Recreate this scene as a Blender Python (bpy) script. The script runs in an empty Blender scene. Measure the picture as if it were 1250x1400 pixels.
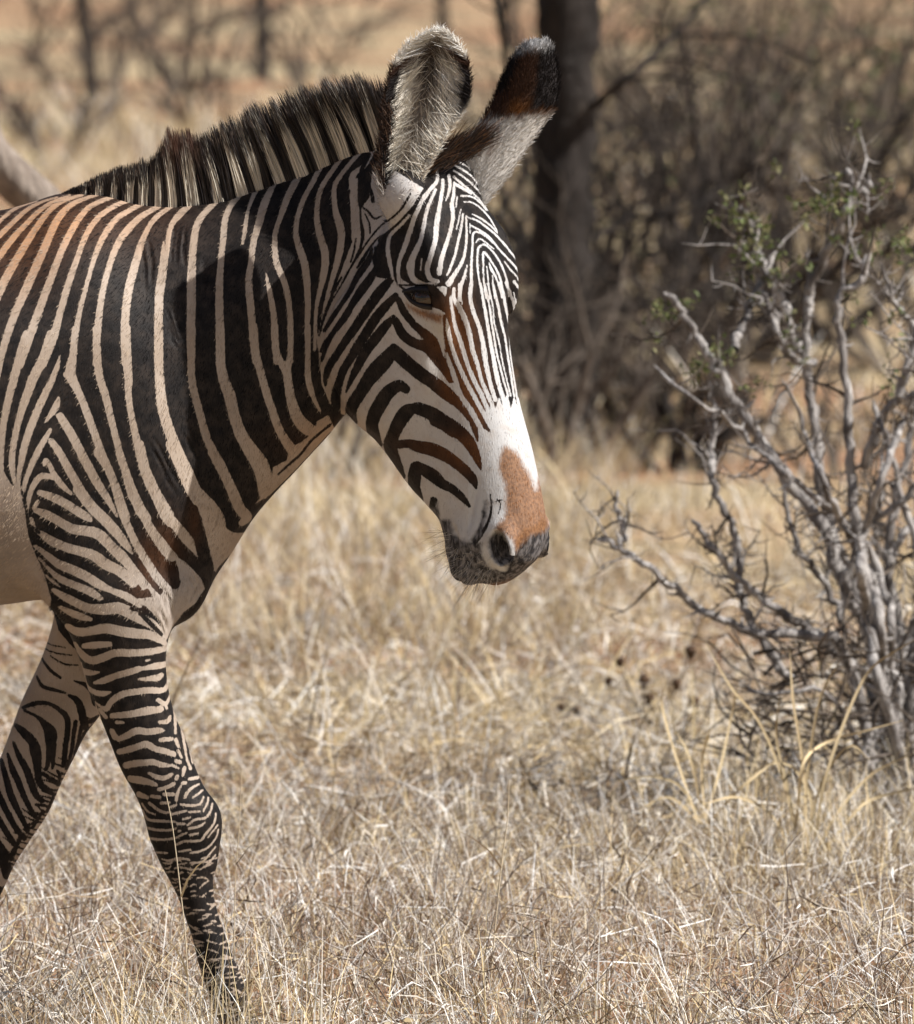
import bpy, math, random
import numpy as np
from mathutils import Vector

# ------------------------------------------------------------------ camera, sky, sun, exposure
SC = bpy.context.scene
PX = 20.0 / 15750.0            # metres per photograph pixel in the zebra's plane (20 m away)
CAM_H = 2.032
F_PX = 15750.0
TILT = math.atan(875.0 / F_PX)

cam_d = bpy.data.cameras.new('camera')
cam = bpy.data.objects.new('camera', cam_d)
SC.collection.objects.link(cam)
cam.location = (0, -20.0, CAM_H)
cam.rotation_euler = (math.pi / 2 - TILT, 0, 0)
cam_d.sensor_fit = 'VERTICAL'
cam_d.sensor_height = 36.0
cam_d.lens = 36.0 * F_PX / 1400.0
cam_d.clip_start = 0.5
cam_d.clip_end = 5000
cam_d.dof.use_dof = True
cam_d.dof.focus_distance = 19.85
cam_d.dof.aperture_fstop = 11.0
SC.camera = cam

SUN_TO = Vector((0.66, -0.25, 0.71)).normalized()
wd = bpy.data.worlds.new('World'); SC.world = wd; wd.use_nodes = True
wn = wd.node_tree
sky = wn.nodes.new('ShaderNodeTexSky'); sky.sky_type = 'NISHITA'; sky.sun_disc = False
sky.sun_elevation = math.asin(SUN_TO.z); sky.sun_rotation = math.atan2(SUN_TO.x, SUN_TO.y)
sky.dust_density = 1.5
bgn = wn.nodes['Background']; bgn.inputs['Strength'].default_value = 0.052
wn.links.new(sky.outputs['Color'], bgn.inputs['Color'])
sun_d = bpy.data.lights.new('sun', 'SUN'); sun_d.energy = 5.0; sun_d.angle = math.radians(0.53)
sun_d.color = (1.0, 0.965, 0.91)
sun = bpy.data.objects.new('sun', sun_d); SC.collection.objects.link(sun)
sun.rotation_euler = (-SUN_TO).to_track_quat('-Z', 'Y').to_euler()
SC.view_settings.view_transform = 'Standard'
SC.view_settings.look = 'None'
SC.view_settings.gamma = 1.0
SC.view_settings.exposure = 0.5
SC.view_settings.use_curve_mapping = False
SC.cycles.use_denoising = True
SC.cycles.max_bounces = 6
SC.cycles.diffuse_bounces = 3
SC.cycles.transparent_max_bounces = 4

# ------------------------------------------------------------------ small helpers
RNG = np.random.default_rng(7)
COL = SC.collection

def link(o, parent=None):
    COL.objects.link(o)
    if parent is not None:
        o.parent = parent
    return o

def tag(o, label=None, cat=None, group=None, kind=None):
    if label: o['label'] = label
    if cat: o['category'] = cat
    if group: o['group'] = group
    if kind: o['kind'] = kind
    return o

def empty(name, loc=(0, 0, 0), parent=None):
    o = bpy.data.objects.new(name, None); o.location = loc; o.empty_display_size = 0.1
    return link(o, parent)

def mesh_from(name, verts, faces, mat=None, parent=None, smooth=True, origin=None, attrs=None):
    """faces: array (n,3|4), or list of arrays/lists (mixed). attrs: {name:(kind, array)}"""
    verts = np.asarray(verts, dtype=np.float32)
    if origin is not None:
        verts = verts - np.asarray(origin, dtype=np.float32)
    me = bpy.data.meshes.new(name)
    if isinstance(faces, np.ndarray):
        faces = [faces]
    loops = []; starts = []; pos = 0
    for f in faces:
        f = np.asarray(f)
        if f.size == 0: continue
        if f.ndim == 1: f = f[None, :]
        n, k = f.shape
        loops.append(f.ravel()); starts.append(pos + np.arange(n) * k); pos += n * k
    loops = np.concatenate(loops).astype(np.int32); starts = np.concatenate(starts).astype(np.int32)
    me.vertices.add(len(verts)); me.vertices.foreach_set('co', verts.ravel())
    me.loops.add(len(loops)); me.loops.foreach_set('vertex_index', loops)
    me.polygons.add(len(starts)); me.polygons.foreach_set('loop_start', starts)
    me.update(calc_edges=True)
    if smooth:
        me.polygons.foreach_set('use_smooth', np.ones(len(starts), dtype=bool))
    if attrs:
        for an, (kind, arr) in attrs.items():
            if kind == 'F':
                a = me.attributes.new(an, 'FLOAT', 'POINT'); a.data.foreach_set('value', np.asarray(arr, np.float32).ravel())
            else:
                arr = np.asarray(arr, np.float32)
                if arr.shape[1] == 3: arr = np.concatenate([arr, np.ones((len(arr), 1), np.float32)], 1)
                a = me.attributes.new(an, 'FLOAT_COLOR', 'POINT'); a.data.foreach_set('color', arr.ravel())
    o = bpy.data.objects.new(name, me)
    if origin is not None: o.location = origin
    if mat is not None: me.materials.append(mat)
    return link(o, parent)

def W3(x, y, c=0.0):
    """zebra drawing units (photo pixels, c = towards the viewer) -> world metres, a plain similarity"""
    x = np.asarray(x, float); y = np.asarray(y, float); c = np.asarray(c, float) + 0 * x
    return np.stack([(x - 625.0) * PX, -c * PX, CAM_H - (y + 175.0) * PX], -1)

def at(px, py, Y):
    """world point at depth Y that is seen at photo position (px,py)"""
    f = np.array([0, math.cos(TILT), -math.sin(TILT)]); u = np.array([0, math.sin(TILT), math.cos(TILT)])
    d = f * F_PX + u * (700.0 - py) + np.array([1.0, 0, 0]) * (px - 625.0)
    t = (Y + 20.0) / d[1]
    return np.array([0, -20.0, CAM_H]) + d * t

def ground_at(px, py):
    """flat-ground point seen at (px,py)"""
    f = np.array([0, math.cos(TILT), -math.sin(TILT)]); u = np.array([0, math.sin(TILT), math.cos(TILT)])
    d = f * F_PX + u * (700.0 - py) + np.array([1.0, 0, 0]) * (px - 625.0)
    t = -CAM_H / d[2]
    return np.array([0, -20.0, CAM_H]) + d * t

def vnoise2(x, y, seed=0):
    """smooth value noise"""
    r = np.random.default_rng(seed); tab = r.random((256, 256))
    xi = np.floor(x).astype(int); yi = np.floor(y).astype(int)
    fx = x - xi; fy = y - yi; fx = fx * fx * (3 - 2 * fx); fy = fy * fy * (3 - 2 * fy)
    g = lambda a, b: tab[a & 255, b & 255]
    return (g(xi, yi) * (1 - fx) + g(xi + 1, yi) * fx) * (1 - fy) + (g(xi, yi + 1) * (1 - fx) + g(xi + 1, yi + 1) * fx) * fy

def fbm2(x, y, seed=0, oct=4):
    s = 0; a = 0.5
    for k in range(oct):
        s = s + a * vnoise2(x, y, seed + k); x = x * 2.03; y = y * 2.03; a *= 0.5
    return s

def ground_z(x, y):
    """gentle unevenness; zero around the zebra"""
    x = np.asarray(x, float); y = np.asarray(y, float)
    far = np.clip((y - 12) / 60, 0, 1)
    z = (fbm2(x * 0.35 + 50, y * 0.35 + 50, 3, 3) - 0.44) * (0.05 + 0.25 * far)
    return z * np.clip((np.abs(y) - 0.3) / 2.0, 0.15, 1)

# ------------------------------------------------------------------ materials
def nodes(m):
    m.use_nodes = True; nt = m.node_tree
    return nt, nt.nodes, nt.links, nt.nodes['Principled BSDF']

def mat_attr(name, rough=0.75, spec=0.25, trans=0.0, noise=0.0, nscale=30.0):
    """colour from the mesh's own 'Col' attribute (each strand's own colour)"""
    m = bpy.data.materials.new(name); nt, N, L, P = nodes(m)
    a = N.new('ShaderNodeAttribute'); a.attribute_name = 'Col'
    src = a.outputs['Color']
    if noise:
        t = N.new('ShaderNodeTexNoise'); t.inputs['Scale'].default_value = nscale; t.inputs['Detail'].default_value = 3
        mr = N.new('ShaderNodeMapRange'); mr.inputs['To Min'].default_value = 1 - noise; mr.inputs['To Max'].default_value = 1 + noise
        L.new(t.outputs['Fac'], mr.inputs['Value'])
        mx = N.new('ShaderNodeVectorMath'); mx.operation = 'SCALE'
        L.new(src, mx.inputs[0]); L.new(mr.outputs['Result'], mx.inputs['Scale']); src = mx.outputs[0]
    L.new(src, P.inputs['Base Color'])
    P.inputs['Roughness'].default_value = rough; P.inputs['Specular IOR Level'].default_value = spec
    if trans:
        tr = N.new('ShaderNodeBsdfTranslucent'); L.new(src, tr.inputs['Color'])
        mix = N.new('ShaderNodeMixShader'); mix.inputs['Fac'].default_value = trans
        L.new(P.outputs[0], mix.inputs[1]); L.new(tr.outputs[0], mix.inputs[2])
        L.new(mix.outputs[0], N['Material Output'].inputs['Surface'])
    return m

def mat_noise(name, stops, scale=5.0, rough=0.9, bump=0.0, bscale=40.0, detail=6.0, spec=0.2, stretch=(1, 1, 1)):
    m = bpy.data.materials.new(name); nt, N, L, P = nodes(m)
    tc = N.new('ShaderNodeTexCoord'); mp = N.new('ShaderNodeMapping'); mp.inputs['Scale'].default_value = stretch
    L.new(tc.outputs['Object'], mp.inputs['Vector'])
    t = N.new('ShaderNodeTexNoise'); t.inputs['Scale'].default_value = scale; t.inputs['Detail'].default_value = detail
    L.new(mp.outputs[0], t.inputs['Vector'])
    r = N.new('ShaderNodeValToRGB'); e = r.color_ramp.elements
    while len(e) < len(stops): e.new(0.5)
    for el, (p, c) in zip(e, stops): el.position = p; el.color = (*c, 1)
    L.new(t.outputs['Fac'], r.inputs['Fac']); L.new(r.outputs['Color'], P.inputs['Base Color'])
    P.inputs['Roughness'].default_value = rough; P.inputs['Specular IOR Level'].default_value = spec
    if bump:
        t2 = N.new('ShaderNodeTexNoise'); t2.inputs['Scale'].default_value = bscale; t2.inputs['Detail'].default_value = 5
        L.new(mp.outputs[0], t2.inputs['Vector'])
        b = N.new('ShaderNodeBump'); b.inputs['Strength'].default_value = bump; b.inputs['Distance'].default_value = 0.02
        L.new(t2.outputs['Fac'], b.inputs['Height']); L.new(b.outputs[0], P.inputs['Normal'])
    return m
# ------------------------------------------------------------------ zebra: shape as a smooth solid
def curve(pts, sm=1.5, n=600):
    p = np.array(sorted(pts), float); xs = np.linspace(p[0, 0], p[-1, 0], n)
    x, y = p[:, 0], p[:, 1]; h = np.diff(x); d = np.diff(y) / h
    m = np.zeros(len(x)); m[0] = d[0]; m[-1] = d[-1]
    for i in range(1, len(x) - 1):
        m[i] = 0 if d[i - 1] * d[i] <= 0 else 2 * d[i - 1] * d[i] / (d[i - 1] + d[i])
    i = np.clip(np.searchsorted(x, xs) - 1, 0, len(x) - 2); t = (xs - x[i]) / h[i]
    ys = ((2*t**3 - 3*t**2 + 1) * y[i] + (t**3 - 2*t**2 + t) * h[i] * m[i] + (-2*t**3 + 3*t**2) * y[i+1] + (t**3 - t**2) * h[i] * m[i+1])
    if sm:
        k = np.exp(-0.5 * (np.arange(-int(4*sm), int(4*sm)+1) / sm) ** 2); k /= k.sum()
        pad = len(k) // 2
        ext = np.concatenate([2*ys[0] - ys[pad:0:-1], ys, 2*ys[-1] - ys[-2:-pad-2:-1]])
        ys = np.convolve(ext, k, 'valid')
    return lambda q: np.interp(q, xs, ys)

# trunk and neck: upright sections along x
T_TOP = curve([(-950, 450), (-900, 350), (-800, 290), (-650, 262), (-400, 285), (-200, 293), (-60, 291), (0, 287), (40, 277), (88, 264),
               (136, 266), (196, 279), (238, 281), (265, 278), (300, 273), (333, 263), (357, 255), (383, 245), (415, 235), (443, 221),
               (472, 208), (500, 199), (530, 196), (560, 206), (600, 235), (630, 280)])
T_BOT = curve([(-950, 560), (-850, 720), (-600, 800), (-400, 830), (-200, 836), (0, 827), (60, 820), (130, 850), (190, 872), (225, 866), (245, 845),
               (262, 829), (285, 803), (300, 780), (316, 757), (346, 709), (380, 669), (400, 648), (430, 615), (450, 593), (466, 572),
               (485, 550), (520, 500), (560, 430), (600, 370), (630, 320)])
T_B = curve([(-950, 60), (-900, 130), (-800, 185), (-600, 212), (-300, 222), (0, 200), (100, 176), (180, 150), (240, 132), (300, 112),
             (350, 96), (400, 80), (440, 66), (480, 58), (520, 56), (560, 60), (600, 55), (630, 30)])
T_C = curve([(-950, 0), (250, 0), (350, 2), (400, 6), (440, 16), (480, 45), (520, 88), (560, 126), (600, 150), (630, 160)])

# near and far foreleg: level sections along y
NL_L = curve([(690, 40), (760, 60), (800, 72), (830, 84), (870, 101), (900, 112), (940, 123), (980, 140), (1000, 148), (1050, 168), (1080, 185),
              (1100, 194), (1120, 200), (1140, 205), (1160, 213), (1180, 222), (1200, 233), (1220, 243), (1250, 254), (1280, 264), (1310, 271),
              (1340, 280), (1370, 290), (1400, 303), (1430, 310)])
NL_R = curve([(690, 220), (760, 236), (800, 245), (830, 240), (870, 231), (900, 228), (940, 232), (980, 243), (1000, 252), (1050, 270), (1080, 284),
              (1100, 295), (1120, 300), (1140, 302), (1160, 300), (1180, 297), (1200, 292), (1220, 293), (1250, 300), (1280, 310), (1310, 321),
              (1340, 334), (1370, 346), (1400, 354), (1430, 366)])
NL_B = curve([(690, 60), (800, 62), (870, 56), (940, 46), (1000, 42), (1060, 40), (1120, 42), (1160, 38), (1200, 30), (1250, 27), (1290, 29), (1330, 30), (1370, 26), (1430, 36)])
NL_C = curve([(690, 40), (760, 72), (820, 90), (900, 84), (1000, 78), (1430, 70)])
FL_L = curve([(690, 95), (760, 90), (820, 76), (850, 70), (880, 62), (905, 53), (966, 25), (998, 13), (1033, 0), (1080, -20), (1140, -44), (1180, -54),
              (1220, -58), (1260, -66), (1320, -90), (1370, -105), (1400, -118), (1430, -128)])
FL_R = curve([(690, 190), (820, 165), (850, 158), (905, 152), (950, 147), (980, 136), (1012, 113), (1042, 98), (1078, 80), (1119, 62), (1160, 35), (1195, 13),
              (1220, 2), (1260, -18), (1320, -45), (1370, -55), (1400, -58), (1430, -58)])
FL_B = NL_B
FL_C = curve([(690, -40), (760, -70), (820, -86), (1430, -85)])

# head frame: u down the face, v out of the forehead, w to the zebra's near side
TH = math.radians(32.0); CT, ST = math.cos(TH), math.sin(TH)
HX, HY, HC = 660.0, 330.0, 190.0
UX, UY = 0.169, 0.986
def to_head(x, y, c):
    rx = x - HX; ry = y - HY; rc = c - HC
    u = rx * UX + ry * UY; a = rx * UY - ry * UX
    return u, a * CT + rc * ST, -a * ST + rc * CT
def from_head(u, v, w):
    a = v * CT - w * ST; rc = v * ST + w * CT
    return HX + u * UX + a * UY, HY + u * UY - a * UX, HC + rc

H_VT = curve([(-150, -85), (-120, -52), (-57, -22), (-22, -12), (8, -3), (41, 5), (83, 2), (124, 0), (181, 2), (214, 4), (296, 13), (357, 15), (395, 12), (415, 4), (430, -6), (439, -20), (447, -34), (455, -52), (458, -62)])
H_VB = curve([(-150, -95), (-120, -105), (-53, -130), (9, -192), (53, -236), (102, -262), (134, -268), (181, -263), (208, -247), (239, -217), (312, -172), (335, -153),
              (362, -133), (385, -129), (405, -131), (423, -124), (437, -112), (450, -88), (458, -66)])
H_W = curve([(-150, 20), (-120, 66), (-80, 82), (-40, 92), (0, 97), (45, 99), (80, 92), (120, 82), (160, 74), (210, 66), (260, 60), (310, 57), (350, 55), (392, 58), (415, 50), (430, 41), (439, 36), (447, 30), (455, 18), (458, 8)])
G_TT = np.array([-1.2, -1.0, -0.7, -0.3, 0.1, 0.5, 0.75, 0.9, 1.0, 1.2])
G_UP = np.array([0.45, 0.5, 0.66, 0.80, 0.88, 0.96, 1.0, 1.0, 0.98, 0.95])       # skull
G_NO = np.array([0.55, 0.6, 0.78, 0.92, 1.0, 1.0, 0.98, 0.95, 0.9, 0.85])       # nose
G_MU = np.array([0.75, 0.8, 0.92, 1.0, 1.0, 1.0, 0.96, 0.9, 0.84, 0.8])          # muzzle

def ell(x, y, c, cx, cy, cc, rx, ry, rc, rot=0.0):
    dx = x - cx; dy = y - cy; dc = c - cc
    if rot:
        co, si = math.cos(rot), math.sin(rot); dx, dy = dx * co + dy * si, -dx * si + dy * co
    q = np.sqrt((dx / rx) ** 2 + (dy / ry) ** 2 + (dc / rc) ** 2)
    return (q - 1) * min(rx, ry, rc)
def smin(a, b, k):
    h = np.clip(0.5 + 0.5 * (b - a) / k, 0, 1)
    return b + (a - b) * h - k * h * (1 - h)
def smax(a, b, k): return -smin(-a, -b, k)

def f_trunk(x, y, c):
    t, b, B, C = T_TOP(x), T_BOT(x), T_B(x), T_C(x)
    hh = np.maximum((b - t) * 0.5, 4); tt = (y - (t + b) * 0.5) / hh
    wv = 1.0 - 0.22 * np.clip(-tt - 0.35, 0, 1) * np.clip((x + 100) / 150, 0, 1)
    wv = wv - 0.10 * np.clip(tt - 0.5, 0, 1)
    dd = (c - C) / (B * wv)
    n = 2.25
    q = (np.abs(tt) ** n + np.abs(dd) ** n) ** (1 / n)
    f = (q - 1) * np.minimum(hh, B)
    return np.maximum(f, np.maximum(-948 - x, x - 626))

def f_leg(x, y, c, Lf, Rf, Bf, Cf, y0=700, y1=1428):
    l, r, B, C = Lf(y), Rf(y), Bf(y), Cf(y)
    ha = np.maximum((r - l) * 0.5, 3)
    q = (np.abs((x - (l + r) * 0.5) / ha) ** 2.2 + np.abs((c - C) / B) ** 2.2) ** (1 / 2.2)
    f = (q - 1) * np.minimum(ha, B)
    return np.maximum(f, np.maximum(y0 - y, y - y1))

def f_head(x, y, c):
    u, v, w = to_head(x, y, c)
    vt, vb, W = H_VT(u), H_VB(u), H_W(u)
    hv = np.maximum((vt - vb) * 0.5, 3); tt = (v - (vt + vb) * 0.5) / hv
    aw = np.abs(w)
    gu = np.interp(tt, G_TT, G_UP); gn = np.interp(tt, G_TT, G_NO); gm = np.interp(tt, G_TT, G_MU)
    k1 = np.clip((u - 90) / 110, 0, 1); k2 = np.clip((u - 320) / 60, 0, 1)
    k1 = k1 * k1 * (3 - 2 * k1); k2 = k2 * k2 * (3 - 2 * k2)
    g = (gu * (1 - k1) + gn * k1) * (1 - k2) + gm * k2
    n = 2.7
    q = (np.abs(tt) ** n + (aw / (W * g)) ** n) ** (1 / n)
    f = (q - 1) * np.minimum(hv, W)
    f = np.maximum(f, np.maximum(u - 457, -148 - u))
    hell = lambda cu, cv, cw, ru, rv, rw: (np.sqrt(((u - cu) / ru) ** 2 + ((v - cv) / rv) ** 2 + ((aw - cw) / rw) ** 2) - 1) * min(ru, rv, rw)
    f = smin(f, hell(38, -28, 85, 56, 20, 15), 22)                 # brow over the eye
    f = smin(f, hell(100, -78, 72, 62, 15, 13), 14)                 # cheekbone crest below the eye
    f = smin(f, hell(120, -165, 50, 95, 82, 24), 16)               # jaw muscle
    f = smin(f, hell(-84, -70, 66, 36, 36, 30), 18)                # ear base
    f = smin(f, hell(402, -22, 48, 30, 24, 13), 12)                # nostril wing
    f = smin(f, hell(425, -92, 26, 26, 28, 22), 10)                # lips and chin
    f = smax(f, -hell(120, -18, 66, 40, 9, 9), 10)                 # hollow beside the nose
    f = smax(f, -((np.sqrt(((u - 54) / 26) ** 2 + ((v + 49) / 14) ** 2 + ((w - 97) / 12) ** 2) - 1) * 12), 6)   # eye socket, near side
    f = smax(f, -((np.sqrt(((u - 405) / 25) ** 2 + ((v + 20) / 13.5) ** 2 + ((w - 56) / 34) ** 2) - 1) * 13.5), 4)   # near nostril
    f = smax(f, -((np.sqrt(((u - 405) / 18) ** 2 + ((v + 30) / 9) ** 2 + ((w + 62) / 20) ** 2) - 1) * 9), 4)    # far nostril
    # mouth line and lip crease
    ml = np.abs((v + 92) - (u - 372) * -0.10 - 6 * np.sin((u - 360) / 18)); on = np.clip((u - 362) / 14, 0, 1) * np.clip((452 - u) / 20, 0, 1)
    f = f + 5.5 * np.exp(-(ml / 4.5) ** 2) * on
    cr = np.abs((v + 55) + (u - 350) * 0.42); on = np.clip((u - 305) / 25, 0, 1) * np.clip((392 - u) / 25, 0, 1)
    f = f + 3.0 * np.exp(-(cr / 6.0) ** 2) * on
    return f

FOLDS = []      # skin folds (filled from the pattern table): polyline points, depth, width
def fold_depth(x, y):
    s = np.zeros_like(x)
    for P, dep, wid in FOLDS:
        lo = P.min(0) - 4 * wid; hi = P.max(0) + 4 * wid
        m = (x > lo[0]) & (x < hi[0]) & (y > lo[1]) & (y < hi[1])
        if not m.any(): continue
        d = seg_dist(x[m], y[m], P)[0]
        ax = P[-1] - P[0]; t = ((x[m] - P[0, 0]) * ax[0] + (y[m] - P[0, 1]) * ax[1]) / (ax @ ax)
        s[m] += dep * np.exp(-(d / wid) ** 2) * np.clip(4 * t * (1 - t), 0, 1)
    return s

def seg_dist(x, y, P, Wd=None):
    best = np.full(len(x), 1e9); bw = np.zeros(len(x))
    for i in range(len(P) - 1):
        ax, ay = P[i]; bx, by = P[i + 1]; dx, dy = bx - ax, by - ay
        t = np.clip(((x - ax) * dx + (y - ay) * dy) / max(dx * dx + dy * dy, 1e-9), 0, 1)
        d = np.hypot(x - ax - t * dx, y - ay - t * dy)
        if Wd is None:
            best = np.minimum(best, d)
        else:
            w = (Wd[i] + (Wd[i + 1] - Wd[i]) * t) * 0.5
            m = (w - d) > (bw - best)
            best = np.where(m, d, best); bw = np.where(m, w, bw)
    return best, bw

def solid(x, y, c, fine=False):
    f = f_trunk(x, y, c)
    f = smin(f, ell(x, y, c, 150, 560, 108, 95, 215, 58, -0.30), 26)      # shoulder blade and muscle, near
    f = smin(f, ell(x, y, c, 150, 560, -108, 95, 215, 58, -0.30), 26)
    f = smin(f, ell(x, y, c, 118, 740, 112, 78, 92, 46, 0.2), 26)         # upper arm
    f = smin(f, ell(x, y, c, 118, 740, -112, 78, 92, 46, 0.2), 26)
    f = smin(f, ell(x, y, c, 226, 782, 46, 42, 60, 44, -0.5), 34)         # breast
    f = smin(f, ell(x, y, c, 226, 782, -46, 42, 60, 44, -0.5), 34)
    m = (y > 640)
    g = np.full(f.shape, 400.0)
    if m.any():
        xm, ym, cm = x[m], y[m], c[m]
        a = f_leg(xm, ym, cm, NL_L, NL_R, NL_B, NL_C)
        a = smin(a, ell(xm, ym, cm, 262, 1118, 82, 40, 40, 38), 12)       # knee
        b = f_leg(xm, ym, cm, FL_L, FL_R, FL_B, FL_C)
        # hind legs, out of the picture to the left
        s = np.clip((ym - 700) / 728, 0, 1)
        hx = np.interp(s, [0, .35, .55, .62, .9, 1], [-800, -840, -905, -900, -872, -850]); hr = np.interp(s, [0, .3, .5, .62, .85, .93, 1], [120, 85, 52, 40, 30, 36, 44])
        for off, cc in ((0, 105), (95, -105)):
            q = np.sqrt(((xm - hx - off) / hr) ** 2 + ((cm - cc) / (hr * 0.8)) ** 2)
            h = np.maximum((q - 1) * hr * 0.8, np.maximum(700 - ym, ym - 1428)); b = np.minimum(b, h)
        g[m] = np.minimum(a, b)
    f = smin(f, g, 24)
    m = (x > 395) & (y < 830) & (y > 160)
    if m.any():
        hd = f_head(x[m], y[m], c[m])
        kk = np.where(x[m] > 500, 22.0, 7.0)
        fm = f[m]; h = np.clip(0.5 + 0.5 * (hd - fm) / kk, 0, 1)
        f[m] = hd + (fm - hd) * h - kk * h * (1 - h)
    if fine:
        f = f + fold_depth(x, y)
    return f

def surface_nets(F, org, h):
    ins = F < 0
    n = ins[:-1, :-1, :-1].astype(np.int8)
    for i in (0, 1):
        for j in (0, 1):
            for k in (0, 1):
                if i + j + k: n = n + ins[i:ins.shape[0]-1+i, j:ins.shape[1]-1+j, k:ins.shape[2]-1+k]
    act = (n > 0) & (n < 8); idx = np.argwhere(act)
    vid = np.full(act.shape, -1, np.int32); vid[act] = np.arange(len(idx))
    acc = np.zeros((len(idx), 3)); cnt = np.zeros(len(idx))
    cor = [(i, j, k) for i in (0, 1) for j in (0, 1) for k in (0, 1)]
    val = {q: F[idx[:, 0]+q[0], idx[:, 1]+q[1], idx[:, 2]+q[2]] for q in cor}
    for q in cor:
        for ax in range(3):
            if q[ax] == 0:
                r = list(q); r[ax] = 1; r = tuple(r); a, b = val[q], val[r]
                m = (a < 0) != (b < 0); t = np.where(m, a / np.where(m, a - b, 1), 0)
                p = np.tile(np.array(q, float), (len(idx), 1)); p[:, ax] = t
                acc[m] += p[m]; cnt[m] += 1
    V = (idx + acc / cnt[:, None]) * h + np.array(org)
    quads = []
    for ax in range(3):
        a = ins; sl0 = [slice(None)] * 3; sl1 = [slice(None)] * 3
        sl0[ax] = slice(0, -1); sl1[ax] = slice(1, None)
        A, B = a[tuple(sl0)], a[tuple(sl1)]
        E = np.argwhere(A != B); o1, o2 = [i for i in range(3) if i != ax]
        ok = (E[:, o1] > 0) & (E[:, o2] > 0) & (E[:, o1] < act.shape[o1]) & (E[:, o2] < act.shape[o2]); E = E[ok]
        flip = A[tuple(E.T)]
        def cell(d1, d2):
            e = E.copy(); e[:, o1] -= d1; e[:, o2] -= d2; return vid[tuple(e.T)]
        q = np.stack([cell(1, 1), cell(0, 1), cell(0, 0), cell(1, 0)], 1)
        if ax == 1: flip = ~flip
        q[~flip] = q[~flip][:, ::-1]
        quads.append(q)
    return V, np.concatenate(quads)

def project(V, it=2, fine=False):
    for _ in range(it):
        x, y, c = V[:, 0], V[:, 1], V[:, 2]
        e = 0.8
        f0 = solid(x, y, c, fine)
        g = np.stack([solid(x + e, y, c, fine) - f0, solid(x, y + e, c, fine) - f0, solid(x, y, c + e, fine) - f0], 1) / e
        s = f0 / np.maximum((g * g).sum(1), 0.05)
        st = -g * s[:, None]; ln = np.linalg.norm(st, axis=1, keepdims=True)
        V = V + st * np.minimum(1, 4.0 / np.maximum(ln, 1e-6))
    return V

def subdivide(V, Q, sel):
    """split the selected quads in four; neighbours keep watertight by taking up the new edge points (n-gons)"""
    Ed = np.stack([Q, np.roll(Q, -1, 1)], -1).reshape(-1, 2); Es = np.sort(Ed, 1)
    U, inv = np.unique(Es[:, 0].astype(np.int64) * (len(V) + 1) + Es[:, 1], return_inverse=True)
    inv = inv.reshape(-1, 4)
    split = np.zeros(len(U), bool); split[inv[sel].ravel()] = True
    a = (U // (len(V) + 1)).astype(int); b = (U % (len(V) + 1)).astype(int)
    mid = np.full(len(U), -1); mid[split] = len(V) + np.arange(split.sum())
    Vm = 0.5 * (V[a[split]] + V[b[split]])
    Qs = Q[sel]; Vc = V[Qs].mean(1); ci = len(V) + len(Vm) + np.arange(len(Qs)); mi = mid[inv[sel]]
    new = np.concatenate([np.stack([Qs[:, i], mi[:, i], ci, mi[:, i - 1]], 1) for i in range(4)])
    rest = ~sel; R = Q[rest]; Ri = inv[rest]; touched = split[Ri].any(1)
    ng = []
    for q, e in zip(R[touched], Ri[touched]):
        p = []
        for i in range(4):
            p.append(q[i])
            if mid[e[i]] >= 0: p.append(mid[e[i]])
        ng.append(np.array(p))
    return np.concatenate([V, Vm, Vc]), np.concatenate([R[~touched], new]), ng
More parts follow.
